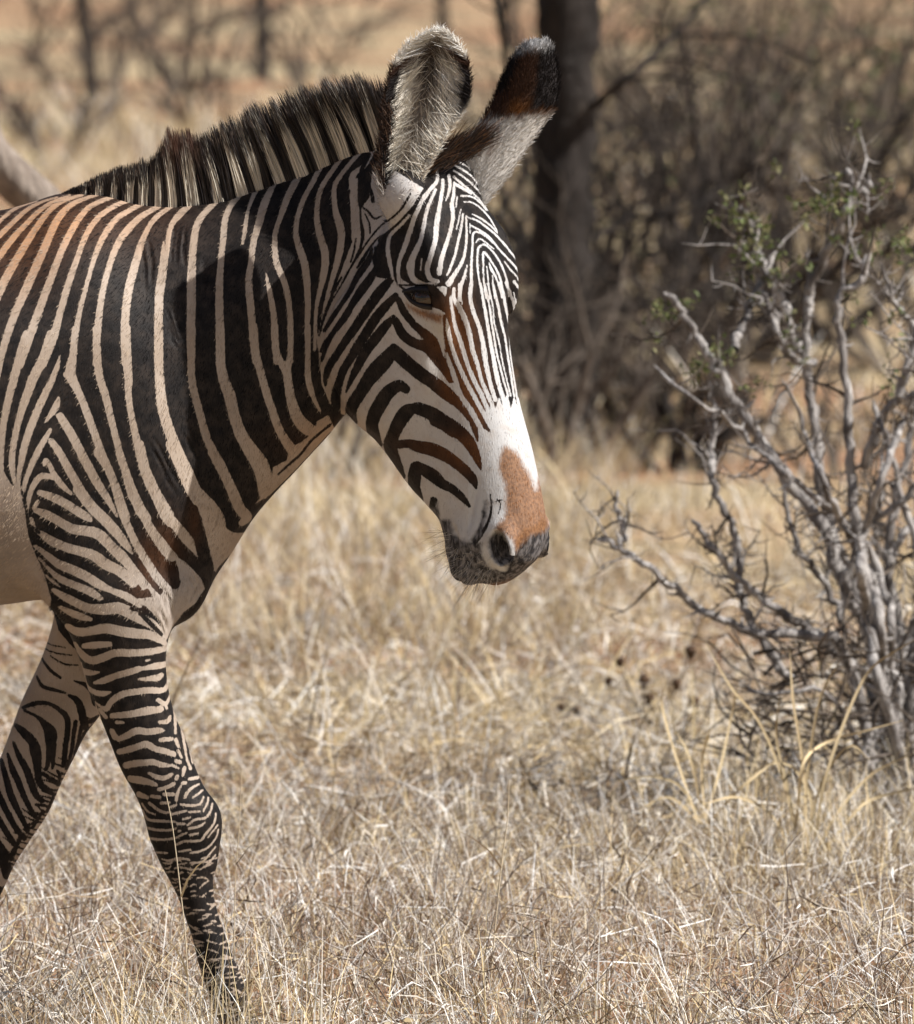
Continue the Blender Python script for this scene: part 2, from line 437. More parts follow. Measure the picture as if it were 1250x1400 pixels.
# ------------------------------------------------------------------ zebra: coat pattern (stripes as strokes with width, in coat coordinates)
# each line: frame | op | x,y,width ...   op: w white stroke, b black stroke, W/B filled area, s skin, x not skin, r rust, f fold
FRAMES = {'A': (0, 240, 5), 'B': (200, 240, 5), 'C': (0, 450, 5), 'D': (200, 450, 5), 'E': (0, 650, 5), 'F': (100, 600, 5),
          'G': (420, 250, 6.25), 'H': (550, 200, 6.25), 'I': (420, 400, 6.25), 'J': (560, 380, 6.25), 'K': (560, 560, 5.386),
          'L': (100, 820, 6.25), 'M': (150, 1000, 6.25), 'N': (0, 900, 4.375), 'P': (0, 0, 1)}
COAT = """
A w -60,370,40 0,310,36 100,225,30 200,185,16 260,170,10
A w -60,490,50 0,410,46 100,310,42 200,220,36 300,170,24 400,140,12
A w -60,670,62 0,560,60 100,420,55 200,310,45 280,230,40 370,170,30 480,130,20
A w -80,990,80 0,820,80 60,690,75 150,530,70 240,380,60 330,250,50 400,185,45 480,150,30 570,125,22
A w -20,1450,60 30,1250,60 70,1100,65 130,920,70 200,760,75 270,600,75 340,440,70 400,300,65 460,220,55 530,170,40 620,140,30 680,120,30
A w 170,1250,70 240,1050,75 310,850,70 380,660,65 440,500,60 500,370,60 560,270,55 620,205,45 700,165,40 780,140,30
A w 320,1250,75 390,1080,75 440,900,60 490,720,60 550,540,50 600,400,50 660,300,50 730,235,45 810,190,40 880,165,35
A w 520,1250,60 545,1050,50 570,900,45 610,740,40 650,590,40 690,470,50 740,370,55 810,280,50 890,230,45 980,185,40
A w 685,1250,65 690,1050,62 710,850,58 740,690,52 780,550,55 820,450,60 880,360,65 960,280,55 1030,235,45 1090,205,40
A w 885,1250,75 875,1050,75 880,900,70 900,740,75 935,600,70 975,460,60 1010,370,45 1060,290,45 1120,240,40 1190,195,35
B w 100,1250,68 100,950,70 105,750,65 120,600,45 125,500,32 128,440,18
B w 105,800,65 140,600,40 155,470,40 165,380,40 190,310,45 240,250,55 290,205,45 330,160,40
B w 320,1250,60 315,1050,65 320,900,72 320,700,72 325,560,62 335,420,60 360,310,55 410,240,50 460,190,45 500,150,40
B w 515,1250,70 515,1050,65 510,850,65 510,720,60 520,560,50 535,400,50 545,290,50 580,200,45 620,150,45 660,100,40
B w 665,450,20 680,370,35 690,280,30 710,200,25 745,110,40 785,50,40
B w 760,1250,60 740,1100,62 730,950,60 715,800,60 710,680,55 725,570,50 740,440,50 780,300,60 810,190,65 850,100,50 890,20,45 920,-40,40
B w 900,1250,55 885,1100,55 880,950,50 860,820,45 840,720,30 825,645,8
B w 990,1250,45 995,1050,45 985,880,45 965,760,50 930,660,50 895,570,50 885,450,45 890,370,40 930,250,45 970,140,55 1020,40,55 1060,-30,50
B w 1110,1250,42 1105,1050,40 1110,880,48 1105,730,55 1090,600,60 1060,500,60 1030,400,45 1035,300,40 1055,220,40 1090,130,40 1140,40,40 1190,-60,40 1230,-120,40
C w 30,200,60 0,350,60 -30,480,60 -60,650,70
C w 215,0,70 170,150,70 130,300,65 90,450,60 60,600,55 40,750,60 30,870,75 20,1000,95
C w 380,0,75 330,150,75 270,270,75 220,400,70 170,550,55 135,700,50 115,850,50 130,980,30 160,1080,14
C w 440,140,10 420,220,40 380,320,50 320,440,60 260,580,60 210,720,60 180,850,50 160,980,30 170,1090,12
C w 540,-40,50 528,130,60 512,220,80 512,280,85 555,370,62 610,500,60 660,640,60 710,780,60 770,920,60 820,1040,55 860,1160,55 890,1250,55
C w 475,270,40 520,290,60
C w 430,430,26 410,490,60 370,550,35 335,595,8
C w 440,550,60 500,650,70 560,760,70 620,880,75 690,1010,70 760,1120,55 820,1235,18
C w 375,640,26 340,700,45 290,790,50 240,900,45 200,1010,35 185,1100,22
C w 380,720,50 430,790,60 490,900,65 550,1010,70 610,1120,75 680,1200,70 740,1260,70
C w 330,880,26 345,850,40 370,890,40 395,940,42 440,1010,50 510,1080,26
C w 395,970,40 320,955,50 270,1000,50 235,1080,40 215,1180,30 205,1260,24
C w 685,-40,60 690,150,62 710,300,60 750,430,60 780,560,55 810,680,55 840,800,55 880,920,50 920,1030,55 950,1110,62 980,1180,70 1020,1250,72
C w 880,-40,75 890,150,70 900,300,65 900,400,52 915,520,50 940,650,55 970,780,60 1010,900,65 1060,1020,70 1110,1120,75 1170,1230,80
D w 100,-40,68 105,230,66 115,400,74 140,550,78 190,700,80 240,820,80 300,950,82 340,1050,84 400,1180,95 440,1250,105
D w 325,-40,60 320,200,58 325,320,55 345,420,55 380,550,58 420,700,60 460,790,60 510,880,65 560,990,65 610,1100,62 645,1200,70 690,1260,60
D w 515,-40,65 520,200,70 540,320,78 580,430,88 610,560,82 650,680,90 710,790,105 780,900,125 810,1000,120 820,1100,110
D w 740,-40,65 755,130,60 790,270,60 830,420,60 870,540,60 910,660,62 960,750,70 1000,810,80
D w 890,-40,45 895,120,50 925,200,50 965,270,68
D w 990,-40,45 990,150,40 970,260,60 980,370,65 1000,480,75 1040,590,90 1100,660,100 1160,690,80
D w 1110,-40,42 1110,150,42 1110,300,45 1130,400,45 1160,480,30 1190,540,20
D W 1250,570 1170,615 1150,690 1060,760 980,790 965,880 870,930 860,1050 745,1185 900,1090 1050,960 1300,700
D b 1260,640,18 1130,750,18 1060,840,18 980,910,18 905,980,12
D b 1265,700,16 1150,825,12 1000,985,12 900,1085,16 800,1185,36 720,1215,52
E W -700,640 -300,430 -120,150 0,-150 20,-130 60,-80 110,10 170,60 200,200 225,350 262,480 325,620 372,760 372,800 350,900 0,950 -300,950
E b 185,60,14 205,150,18 215,260,18 232,380,16 275,500,16 330,630,14 372,760,26 395,840,26
E w 300,70,40 380,100,55 460,140,60 540,190,60 600,230,58 640,258,34
E w 288,132,28 262,175,30
E w 270,190,36 340,220,58 430,270,60 520,320,65 620,335,70 700,360,75 780,440,70 850,510,75 910,580,60 970,660,60 1040,750,60 1110,820,60
E w 560,50,75 650,170,75 740,260,75 820,350,70 880,430,50 920,490,16
E w 240,250,26 270,330,22 310,355,40 370,400,60 460,440,60 560,470,65 660,500,70 740,560,75 820,600,70 890,650,70 930,690,62
E b 240,300,18 290,345,26
E w 262,440,22 330,490,40 420,560,60 520,600,65 620,650,65 700,700,60 780,740,40 860,770,50 930,810,50 975,850,26
E w 290,520,18 350,590,25 430,660,45 520,700,50 620,740,55 690,780,45 715,795,22
E w 335,640,10 380,680,22 430,718,8
E w 385,740,30 450,780,50 530,820,60 620,860,62 720,870,75 820,860,80 900,890,80 960,920,80 1030,960,70 1090,1010,50 1140,1070,28
E w 430,860,26 490,890,45 570,920,50 640,940,26
E w 480,1000,50 550,1030,60 640,1020,60 740,1000,70 840,1020,70 940,1035,70 1040,1050,60 1110,1090,45 1140,1120,28
E w 590,1125,32 670,1115,45 770,1105,28
F w 340,60,55 380,180,55 420,330,60 460,400,70 510,520,75 570,620,75 640,710,80 690,770,70
F w 470,0,70 520,200,70 590,350,75 650,480,80 720,570,80 800,680,80 850,760,46
F w 690,0,80 750,130,90 800,250,90 850,340,100 930,450,130 980,560,140 960,680,140 990,780,80
F w 190,50,55 260,160,55 310,290,55 360,460,60 420,600,60 480,720,65 540,830,60 600,920,60 660,990,50
F W 560,1100 640,990 700,990 745,950 730,850 700,760 760,800 830,850 875,910 905,1005 850,1090 760,1160 700,1190 690,1260 600,1200
F W 930,400 1060,600 1100,625 1200,640 1090,790 975,905 945,850 900,700 880,560
F w 960,60,60 1060,260,60 1140,450,70 1190,520,70 1160,560,50
F b 970,925,22 1020,870,40 1080,800,22
F b 830,450,70 865,600,85 900,760,85 930,880,70 912,990,26
F b 660,600,80 720,690,85 800,780,80 870,860,75 915,950,40
F b 440,510,70 510,650,80 590,780,85 660,890,80 712,965,55
F b 520,1000,40 560,1060,20 590,1120,10
L W 500,-60 640,0 760,130 800,330 860,200 950,80 1060,0 1000,-100
L b 590,60,30 680,150,40 770,250,30
L b 520,20,30 600,50,14 680,100,10
L w 110,350,42 200,340,55 340,330,36
L w 30,340,46 100,430,70 180,470,75 280,440,75 380,400,70 500,400,70 640,395,65 790,380,55
L w 110,575,60 170,580,50 240,570,20
L w 200,665,26 280,640,60 380,600,60 480,570,60 580,540,55 600,535,20
L w 620,535,36 720,520,60 810,515,55
L w 640,470,24 680,462,14
L w 580,630,22 660,625,45 740,620,62 768,598,36
L w 130,700,30 150,720,40 210,750,50 280,755,50 340,738,16
L w 190,830,14 250,870,30 300,890,50 330,840,50 380,790,60 460,750,60 560,735,60 660,725,60 780,730,50 815,690,30 820,640,18
L w 240,900,36 290,960,40
L w 740,810,40 800,850,40 835,790,20 840,740,12
L w 800,860,24 812,885,26
L w 350,945,50 450,935,60 550,920,65 650,900,75 760,890,58
L w 390,1000,36 440,1002,26
L w 750,1000,28 820,995,45 840,955,22
L w 400,1150,45 480,1110,60 560,1070,65 650,1080,60 740,1070,55 790,1070,22
L w 345,1080,50 370,1130,60
L w 760,1150,38 850,1145,40
L w 862,800,12 865,850,22 880,950,26 885,1100,22
L w 905,940,10 940,1100,20 970,1250,22
L w 890,1150,28 912,1215,22
M w 90,135,50 170,110,60 260,80,60 330,60,60 400,100,55 480,120,55 560,150,48
M w 150,250,60 220,230,65 310,220,60 380,215,55 450,235,50 510,245,36
M w 350,310,28 410,340,45 480,350,45 540,320,34
M w 190,365,64 280,375,70 350,390,55 410,410,36
M w 430,450,32 500,430,36 560,400,34
M w 260,500,56 330,520,40
M w 370,510,34 440,515,34
M w 480,490,35 555,490,35
M w 450,565,30 520,560,28
M w 530,600,25 580,580,25
M w 580,540,30 595,470,25 625,410,18
M w 650,520,28 680,470,28 720,435,25 770,415,18
M w 720,520,20 770,490,20 800,465,18
M w 620,575,25 700,585,25 780,575,22 810,520,18
M w 540,660,24 600,645,24 665,630,22
M w 350,570,30 420,620,30 480,645,25 530,640,16
M w 285,580,20 330,640,20 400,665,16
M w 290,640,20 330,710,25 400,720,28 480,720,25 580,725,18
M w 690,640,20 780,635,20
M w 810,635,20 845,570,20 850,530,18
M w 640,700,22 700,685,20
M w 590,740,26 650,740,25
M w 680,750,20 740,705,22 830,690,22 870,640,20 885,580,18
M w 320,790,25 420,800,26 520,795,24 580,780,18
M w 690,780,24 780,760,24 825,730,18
M w 700,835,26 765,820,22
M w 600,805,20 620,798,20
M w 360,880,25 470,880,22 560,865,22 670,815,18
M w 585,920,24 650,890,24 780,885,24 830,830,22 900,740,20 915,660,16
M w 850,860,16 930,760,16
M w 600,980,20 700,965,20
M w 700,990,22 780,980,22 860,940,18 920,860,16 935,800,15
M w 520,1060,20 600,1040,24 690,1050,20
M w 700,1080,20 800,1070,20 850,1020,16 910,950,15
M w 410,1000,20 500,995,20
M w 780,1140,20 850,1090,18 910,1020,14
M w 620,1120,20 700,1130,18
M w 570,30,25 600,90,25
M w 595,120,25 625,180,24
M w 580,210,38 610,218,38
M w 540,240,28 600,270,20
M w 650,270,35 635,330,28
M w 590,335,32 580,360,30
M w 640,395,34 660,395,30
M w 630,-10,18 650,100,20 670,200,20 700,280,30
M w 690,130,10 715,240,12
M w 690,365,30 760,360,30
N W 200,-330 280,-330 340,-150 420,-60 500,0 530,120 570,210 615,335 600,370 480,470 420,620 350,780 280,960 150,1140 60,1290 20,1400 -300,1400 -300,900 -100,600 50,400 150,150
N b 235,25,14 290,90,20 350,132,18
N b 205,130,14 240,185,22 310,205,22 380,225,14
N b 290,5,8 380,50,12 460,55,8
N b 150,-120,8 260,-70,9 380,-50,8
N b 180,-60,8 300,-20,10 420,-5,8
N b 430,150,8 500,175,30 545,210,50 560,290,40
N b 400,238,18 450,270,40 475,330,48 487,400,46 500,440,40
N b 490,380,40 530,400,36 600,365,24
N b 120,320,18 200,290,30 280,290,22 350,330,30 390,380,34 392,460,34 378,550,34 368,660,30
N b 130,335,16 210,370,20 262,420,50 290,470,78 290,550,58 275,640,30 262,690,20
N b 80,430,28 120,460,50 180,520,60 200,580,70 210,660,50 220,760,40 260,820,30
N b 65,530,18 100,610,35 140,680,45 170,760,45 200,840,40 240,880,30
N b 30,600,18 60,690,40 90,750,42 130,850,36 170,930,30 200,980,26
N b -10,640,26 20,740,40 50,840,45 90,930,38 130,1010,32 150,1060,26
N b 320,500,12 310,600,20 300,680,20
N b 440,400,25 425,500,25 410,600,22 380,690,20
N b 475,430,25 455,520,20 430,600,16
N b 245,715,26 310,760,26 345,790,22
N b 225,780,26 280,830,24 320,850,20
N b -60,760,40 -20,850,40 30,950,40 80,1040,36 130,1110,30
N b -90,860,40 -40,960,40 20,1060,38 70,1140,34
N b -120,980,40 -60,1080,40 0,1170,40 50,1230,36
N b 200,900,18 250,910,18
N b 180,960,18 240,960,18
N b 160,1020,18 210,1010,18
N b -60,1150,60 0,1240,60 30,1330,70
N b 120,1080,26 90,1130,30 60,1200,36
N b -140,1080,44 -90,1180,44 -40,1270,50
N b -160,1200,50 -110,1290,60 -60,1380,60
N b 300,860,14 285,900,16 262,950,18
N b 240,940,16 215,985,18 180,1040,20
N b 330,700,16 342,740,18 330,790,16
G w 312,-250,44 225,-125,46 145,-5,48 115,60,50 95,150,50 90,300,60 120,450,70 155,560,80 160,680,75 140,800,65 115,900,50 85,1050,40 75,1250,36 70,1400,30
G w 487,-312,42 387,-200,42 270,-48,44 240,20,48 235,100,50 250,230,60 285,340,80 300,430,75 285,560,70 250,700,60 215,820,50 180,950,45 150,1100,44 125,1250,30
G W 380,-60 440,-60 440,0 445,120 460,200 540,100 560,-100 700,-180 800,-120 900,-60 1000,0 900,160 640,440 590,520 560,600 600,760 760,780 780,830 800,760 900,820 1100,830 1250,800 1250,1250 2400,1250 2400,3800 900,3800 650,2700 500,2400 380,1990 300,1960 200,1870 130,1700 110,1500 90,1300 130,1150 200,980 260,830 330,640 390,480 380,300 370,100
G w 625,-425,40 512,-188,44 400,-88,60 395,20,80
G b 540,-260,30 480,-150,40 462,-60,40 458,50,40 455,140,30 462,220,16 465,300,22 482,400,34 470,500,24 420,620,20 350,750,16 310,830,14
G b 425,450,12 405,560,18 380,650,14
G b 480,185,16 530,220,20 580,275,20 650,250,12
G b 500,240,12 540,320,16 545,400,14
G b 515,0,26 550,40,30 570,130,36
G b 890,50,16 830,150,20 760,230,18 640,330,16 540,450,16 440,600,18 340,760,14 290,860,12 210,1000,14 140,1160,14
G b 890,180,14 800,290,18 700,380,16 610,440,14 540,530,20 470,640,30 430,700,14
G b 560,530,25 540,610,50 490,690,60 430,780,50 380,880,45 310,990,40 230,1110,40 150,1240,30
G b 590,520,24 598,660,34 550,770,70 470,880,75 400,990,60 330,1100,50 240,1230,45 170,1360,45 130,1500,22
G b 300,780,18 230,910,24 190,1020,28 140,1160,22 110,1280,16
I b 735,-177,50 640,-67,80 560,43,80 480,163,75 410,270,70 340,370,65 270,480,62 200,590,60 165,700,45 160,770,20
I b 765,-27,46 690,53,70 600,163,78 520,290,78 450,400,75 380,520,68 320,620,65 285,720,65 255,830,75 250,920,75 270,1000,36
I b 385,120,22 320,210,30 230,310,36 160,400,30 120,480,18
I b 745,155,36 680,230,72 600,335,80 520,440,80 450,565,70 390,690,46 340,810,14
I b 755,165,40 775,210,66 815,290,76 880,350,80 960,385,80 1040,400,110 1130,480,140 1190,580,110 1230,680,60
I b 790,10,46 830,100,60 890,180,60 960,250,62 1030,310,80 1080,380,110
I b 745,420,70 690,510,115 600,610,130 530,700,112 470,800,100 410,890,100 380,980,92 390,1060,84 405,1120,40
I b 760,440,90 800,490,110 880,560,110 980,640,110 1090,710,100 1180,780,95 1250,850,90
I b 850,770,70 790,740,90 700,800,108 640,890,112 590,980,110 560,1080,100 575,1170,100 610,1260,70
I b 920,925,70 850,970,116 790,1060,110 740,1170,100 715,1260,110 735,1340,100 770,1430,90 820,1530,50
I b 950,930,100 1060,970,110 1160,1040,120 1250,1110,115
J b 100,760,100 200,830,110 300,920,100 400,990,90 470,1060,80 530,1140,70 560,1240,46 580,1320,20
K b 200,20,100 310,70,100 400,140,90 460,220,74 500,310,50 525,380,14
K b -80,215,60 0,205,60 60,222,80 160,240,90 260,280,85 350,340,75 420,400,70 470,460,56 490,520,14
K b 50,380,80 40,450,90 40,530,80 70,610,60 100,680,22
K b 60,370,70 170,430,88 240,490,70 320,530,58 390,590,48 440,650,22
K b 180,620,50 170,680,40 200,750,34
G B 610,450 660,400 900,180 1000,40 1080,-60 1300,-120 1500,100 1700,400 1900,640 1915,830 1895,1000 1885,1300 1900,1640 1990,1950 1700,1990 1575,2075 1475,2012 1394,1875 1275,1675 1206,1462 1194,1375 1162,1050 1180,940 1200,830 1100,780 820,690 800,820 760,780 700,760 650,620
G w 880,230,28 800,320,32 720,400,35 700,480,40 700,560,45 720,660,40 742,770,22
G w 1010,60,36 930,230,45 880,380,50 840,500,50 800,600,42 785,700,40 795,810,30
G w 1100,20,30 1030,180,35 1000,330,40 970,450,45 920,560,60 890,660,80 910,760,60 1000,810,50 1080,805,40
G w 1160,-60,30 1160,0,38 1140,130,40 1110,300,55 1100,430,50 1060,570,50 1030,680,55 1060,760,50 1120,780,40
G w 985,590,14 975,690,16
H w 300,170,30 300,260,40 240,330,42 190,400,45
H w 400,220,34 410,300,35 395,370,28 375,425,10
H w 445,280,25 440,380,35 425,460,45 435,540,45 420,650,40 380,780,45 340,900,50 320,1020,60
H w 470,400,18 460,480,16
H w 500,500,14 480,600,18 460,670,12
H w 520,540,22 505,650,28 480,760,30 450,880,30 410,990,30 385,1040,18
H w 545,560,22 550,700,26 540,830,28 510,940,35 440,1050,50 400,1110,70
H w 555,960,12 530,1060,35 500,1140,40 490,1250,45
H w 578,620,12 580,700,14
H w 780,800,10 720,740,16 660,700,18 615,695,22 600,740,24 600,800,24 590,950,26 590,1100,34 580,1250,40
H w 630,780,14 660,750,16 720,790,14 780,840,10
H w 910,1250,22 900,1150,22 870,1040,22 820,930,20 760,850,20 700,800,20 660,815,24 645,850,24 640,950,22 650,1060,22 670,1160,22 690,1250,24
H w 860,1250,20 850,1150,22 820,1050,22 770,960,20 715,880,24 690,870,26 690,960,20 690,1040,18 700,1150,20 715,1250,18
H w 738,950,12 760,1010,30 800,1080,22 830,1170,20 850,1250,20
H w 720,980,12 730,1080,18 745,1250,18
H w 770,1060,12 775,1150,18 790,1250,20
H w 590,640,18 660,680,20 740,740,22 820,840,20 900,930,20 970,1010,22 1020,1090,22 1040,1170,20 1020,1240,20
H w 560,570,16 640,600,20 720,660,22 800,730,22 880,820,22 950,910,20 1000,980,14
H w 600,545,14 680,590,20 760,655,18 810,712,14
H w 530,440,16 600,450,16 680,510,18 740,580,18 790,660,16 812,710,12
H w 505,390,20 590,400,18 660,450,18 720,520,16
H w 450,290,34 520,330,36 590,378,16
H w 440,230,24 520,300,24 580,350,24 650,420,18 730,520,16
H w 440,180,20 530,240,20 610,310,20 690,400,18
H w 450,140,20 540,190,20 620,260,20 690,360,20
H w 470,105,16 560,150,18 650,215,18
H w 870,950,12 920,1020,18 980,1090,18 1010,1160,18
J w 980,20,24 955,160,20 950,300,18 945,450,18 930,600,16 920,740,14 940,900,16 960,1010,20
J w 890,0,28 940,70,24 958,120,16
J w 885,90,10 905,170,22 935,240,20 945,320,14
J w 820,0,28 860,100,28 890,210,26 905,350,22 905,480,20 900,620,20 900,740,18 925,880,18 950,1010,18
J w 770,0,26 800,100,28 820,220,28 850,360,22 855,480,20 860,600,20 880,740,20 900,880,20 920,1010,18
J w 710,0,22 730,90,26 755,200,26 780,330,26 810,450,22 830,580,22 850,700,22 870,830,22 890,960,20
J w 665,0,18 690,100,16 710,200,14 720,320,16 745,430,16 770,540,15 790,660,15 820,790,16 860,950,18
J w 640,0,20 660,90,18 685,220,22 700,330,22 720,460,22 740,580,20 770,700,20 800,820,20 840,950,20
J w 605,0,28 625,120,28 650,260,32 670,380,34 690,500,38 710,600,40 730,720,45 760,850,45 800,980,45 830,1070,50
J w 525,0,40 515,100,40 540,220,40 590,350,40 620,470,45 640,600,50 660,720,45 690,850,42 730,980,40
J w 430,0,38 430,90,35 450,165,10
J w 380,30,30 380,110,40 430,200,50 480,310,55 515,430,50 540,560,45 580,680,40 610,800,38 650,900,42 700,1010,44
J w 350,100,26 370,230,30 390,350,40 430,460,45 460,560,45 500,690,42 550,810,45 610,930,45 660,1040,45 700,1120,46
J w 290,240,36 320,340,50 345,450,45 370,550,40 410,660,45 460,770,45 520,890,45 580,1000,46 630,1090,46 690,1200,46
J w 320,570,12 335,640,40 370,740,50 410,860,45 450,960,50 520,1060,55 570,1150,55 620,1240,50
J W 640,1010 680,1070 700,960 730,1050 760,950 790,1030 830,930 860,1050 890,950 910,1020 930,950 960,980 1000,1130 1060,1300 1100,1500 900,1700 740,1600 700,1400 690,1250 660,1150
J b 605,680,8 640,800,10 690,940,10 720,1010,6
J b 300,260,30 300,360,20 305,460,16 320,560,20
J w 70,310,30 160,330,50 230,360,80 260,420,70 280,520,40 300,620,10
J b 200,20,50 265,100,74 320,190,56 345,250,28
J B 60,0 210,-10 280,70 335,160 345,260 250,200 120,170 20,110
J b -80,10,20 60,5,14 200,10,20 240,40,30
J b -70,20,20 -20,60,26 20,110,40 80,145,36 170,150,40 250,130,50
K s 225,750 290,760 330,860 440,900 520,920 540,1000 600,1110 700,1110 770,1000 770,860 880,800 985,740 1030,800 1060,900 1030,1040 880,1170 760,1240 560,1300 430,1300 230,1160 190,900
K s 190,640 215,620 225,720 215,790 150,720
K s 540,600 565,600 560,720 530,830 470,930 440,900 500,820 530,700
K x 640,826,16 580,866,22 556,960,24 580,1056,24 640,1106,22 690,1112,12
K s 630,840 690,850 745,940 750,1060 705,1100 620,1060 580,960 595,880
K r 690,200 790,250 850,370 900,450 925,530 940,450 965,380 1010,560 1045,790 990,850 900,860 830,920 780,980 745,890 700,840 640,830 620,790 690,730 700,640 690,480 655,380 655,290
K b 592,560,8 600,640,14 588,730,18 540,830,24 470,930,28
K b 640,590,8 668,640,9 650,700,7
K b 610,620,6 660,600,8 700,610,6
K r 540,1235 640,1225 760,1195 800,1220 700,1290 560,1290
J r -10,165 60,190 150,215 250,235 290,250 270,330 130,290 50,250 0,200
"""
FOLD_T = """
B 1.21,3.2 215,330 190,480 185,600
B 0.88,2.8 206,300 178,450 174,570
B 1.21,3.2 245,330 225,470 220,600
B 0.88,2.8 232,328 209,468 208,598
B 1.10,3.2 275,330 260,470 265,600
B 0.80,2.8 284,359 268,499 279,629
B 1.21,3.2 25,420 45,560 40,720
B 0.88,2.8 34,434 60,574 53,734
B 0.99,3.2 -30,440 0,600 -5,780
B 0.72,2.8 -19,466 14,626 11,806
B 1.10,3.2 405,540 385,700 375,860
B 0.80,2.8 417,574 400,734 387,894
B 1.10,3.2 440,560 420,720 405,870
B 0.80,2.8 424,528 404,688 395,838
B 1.10,3.2 470,600 445,740 425,850
B 0.80,2.8 482,628 461,768 438,878
B 0.88,2.4 310,560 300,760 295,950
B 0.64,2.1 323,592 315,792 310,982
B 0.88,2.4 345,640 335,800 330,980
B 0.64,2.1 333,626 323,786 314,966
B 0.99,3.2 150,880 200,1010 240,1120
B 0.72,2.8 136,919 185,1049 228,1159
B 0.99,3.2 190,860 230,1000 262,1090
B 0.72,2.8 199,884 237,1024 270,1114
B 0.88,3.2 150,1000 190,1100 235,1160
B 0.64,2.8 164,964 200,1064 250,1124
D 1.10,3.2 30,720 110,860 160,980 230,1090
D 0.80,2.8 40,754 120,894 168,1014 238,1124
D 1.10,3.2 70,720 140,830 200,960 270,1080
D 0.80,2.8 56,683 127,793 189,923 255,1043
D 1.10,3.2 280,680 330,790 370,870
D 0.80,2.8 265,667 313,777 359,857
D 1.10,3.2 320,660 370,780 400,850
D 0.80,2.8 332,662 382,782 412,852
D 1.10,3.2 355,650 395,750 410,830
D 0.80,2.8 364,668 405,768 425,848
D 0.99,3.2 440,540 480,640 500,700
D 0.72,2.8 451,501 492,601 508,661
D 0.99,3.2 480,520 510,620 530,680
D 0.72,2.8 470,530 502,630 520,690
D 0.99,3.2 590,400 600,470 605,540
D 0.72,2.8 599,362 614,432 621,502
D 0.88,2.4 395,600 420,690 450,770
D 0.64,2.1 408,584 430,674 460,754
F 0.88,3.2 560,900 620,1040 660,1180
F 0.64,2.8 576,881 630,1021 676,1161
F 0.88,3.2 620,960 680,1080 690,1200
F 0.64,2.8 612,938 667,1058 677,1178
F 0.88,3.2 800,900 840,1000 800,1100
F 0.64,2.8 813,868 856,968 814,1068
F 0.77,3.2 870,960 880,1020 830,1080
F 0.56,2.8 856,988 868,1048 820,1108
L 0.88,3.2 700,60 760,160 790,260
L 0.64,2.8 707,83 774,183 799,283
L 0.88,3.2 760,30 800,130 815,230
L 0.64,2.8 749,17 783,117 803,217
G 1.10,3.2 430,680 500,560 620,420
G 0.80,2.8 422,681 489,561 610,421
"""
WSC = {'Aw': .78, 'Bw': .84, 'Cw': .86, 'Dw': .90, 'Ew': 1.0, 'Fw': 1.0, 'Lw': .95, 'Mw': .95, 'Gw': .84, 'Hw': .78, 'Jw': .84, 'Ib': 1.08, 'Kb': 1.1}
def parse():
    ops = []
    for ln in COAT.strip().splitlines():
        p = ln.split(); ox, oy, s = FRAMES[p[0]]
        a = np.array([[float(q) for q in t.split(',')] for t in p[2:]])
        a[:, 0] = ox + a[:, 0] / s; a[:, 1] = oy + a[:, 1] / s
        if a.shape[1] == 3: a[:, 2] *= WSC.get(p[0] + p[1], 1.0) / s
        ops.append((p[1], a))
    for ln in FOLD_T.strip().splitlines():
        p = ln.split(); ox, oy, s = FRAMES[p[0]]; dep, wid = [float(q) for q in p[1].split(',')]
        a = np.array([[float(q) for q in t.split(',')] for t in p[2:]]) / s + np.array([ox, oy])
        FOLDS.append((a, dep * 1.7, wid / 1.5))
    return ops
def spline(a, n=4, widths=False):
    if len(a) < 3: return a
    p = np.concatenate([[2*a[0]-a[1]], a, [2*a[-1]-a[-2]]]); out = []
    for i in range(1, len(p) - 2):
        for k in range(n):
            t = k / n
            out.append(0.5*((2*p[i]) + (-p[i-1]+p[i+1])*t + (2*p[i-1]-5*p[i]+4*p[i+1]-p[i+2])*t*t + (-p[i-1]+3*p[i]-3*p[i+1]+p[i+2])*t**3))
    out.append(a[-1]); o = np.array(out)
    if widths: o[:, 2] = np.maximum(o[:, 2], 0.6)
    return o
def poly_sd(x, y, P):
    d = seg_dist(x, y, np.concatenate([P, P[:1]]))[0]
    ins = np.zeros(len(x), bool); j = len(P) - 1
    for i in range(len(P)):
        xi, yi = P[i]; xj, yj = P[j]
        ins ^= ((yi > y) != (yj > y)) & (x < (xj - xi) * (y - yi) / (yj - yi + 1e-12) + xi); j = i
    return np.where(ins, d, -d)
def paint(x, y, ops):
    f = np.full(len(x), -6.0); sk = np.full(len(x), -20.0); ru = np.full(len(x), -20.0)
    for op, a in ops:
        M = 22 if op in 'srx' else 8
        if op in 'wbx':
            a = spline(a, 4, True); mg = a[:, 2].max() * 0.5 + M
        else:
            mg = M
        lo = a[:, :2].min(0) - mg; hi = a[:, :2].max(0) + mg
        m = np.nonzero((x > lo[0]) & (x < hi[0]) & (y > lo[1]) & (y < hi[1]))[0]
        if not len(m): continue
        if op in 'wbx':
            d, w = seg_dist(x[m], y[m], a[:, :2], a[:, 2]); s = w - d
        else:
            s = poly_sd(x[m], y[m], a)
        if op in 'wW': f[m] = np.maximum(f[m], s)
        elif op in 'bB': f[m] = np.minimum(f[m], -s)
        elif op == 's': sk[m] = np.maximum(sk[m], s)
        elif op == 'x': sk[m] = np.minimum(sk[m], -s)
        elif op == 'r': ru[m] = np.maximum(ru[m], s)
    return f, sk, ru
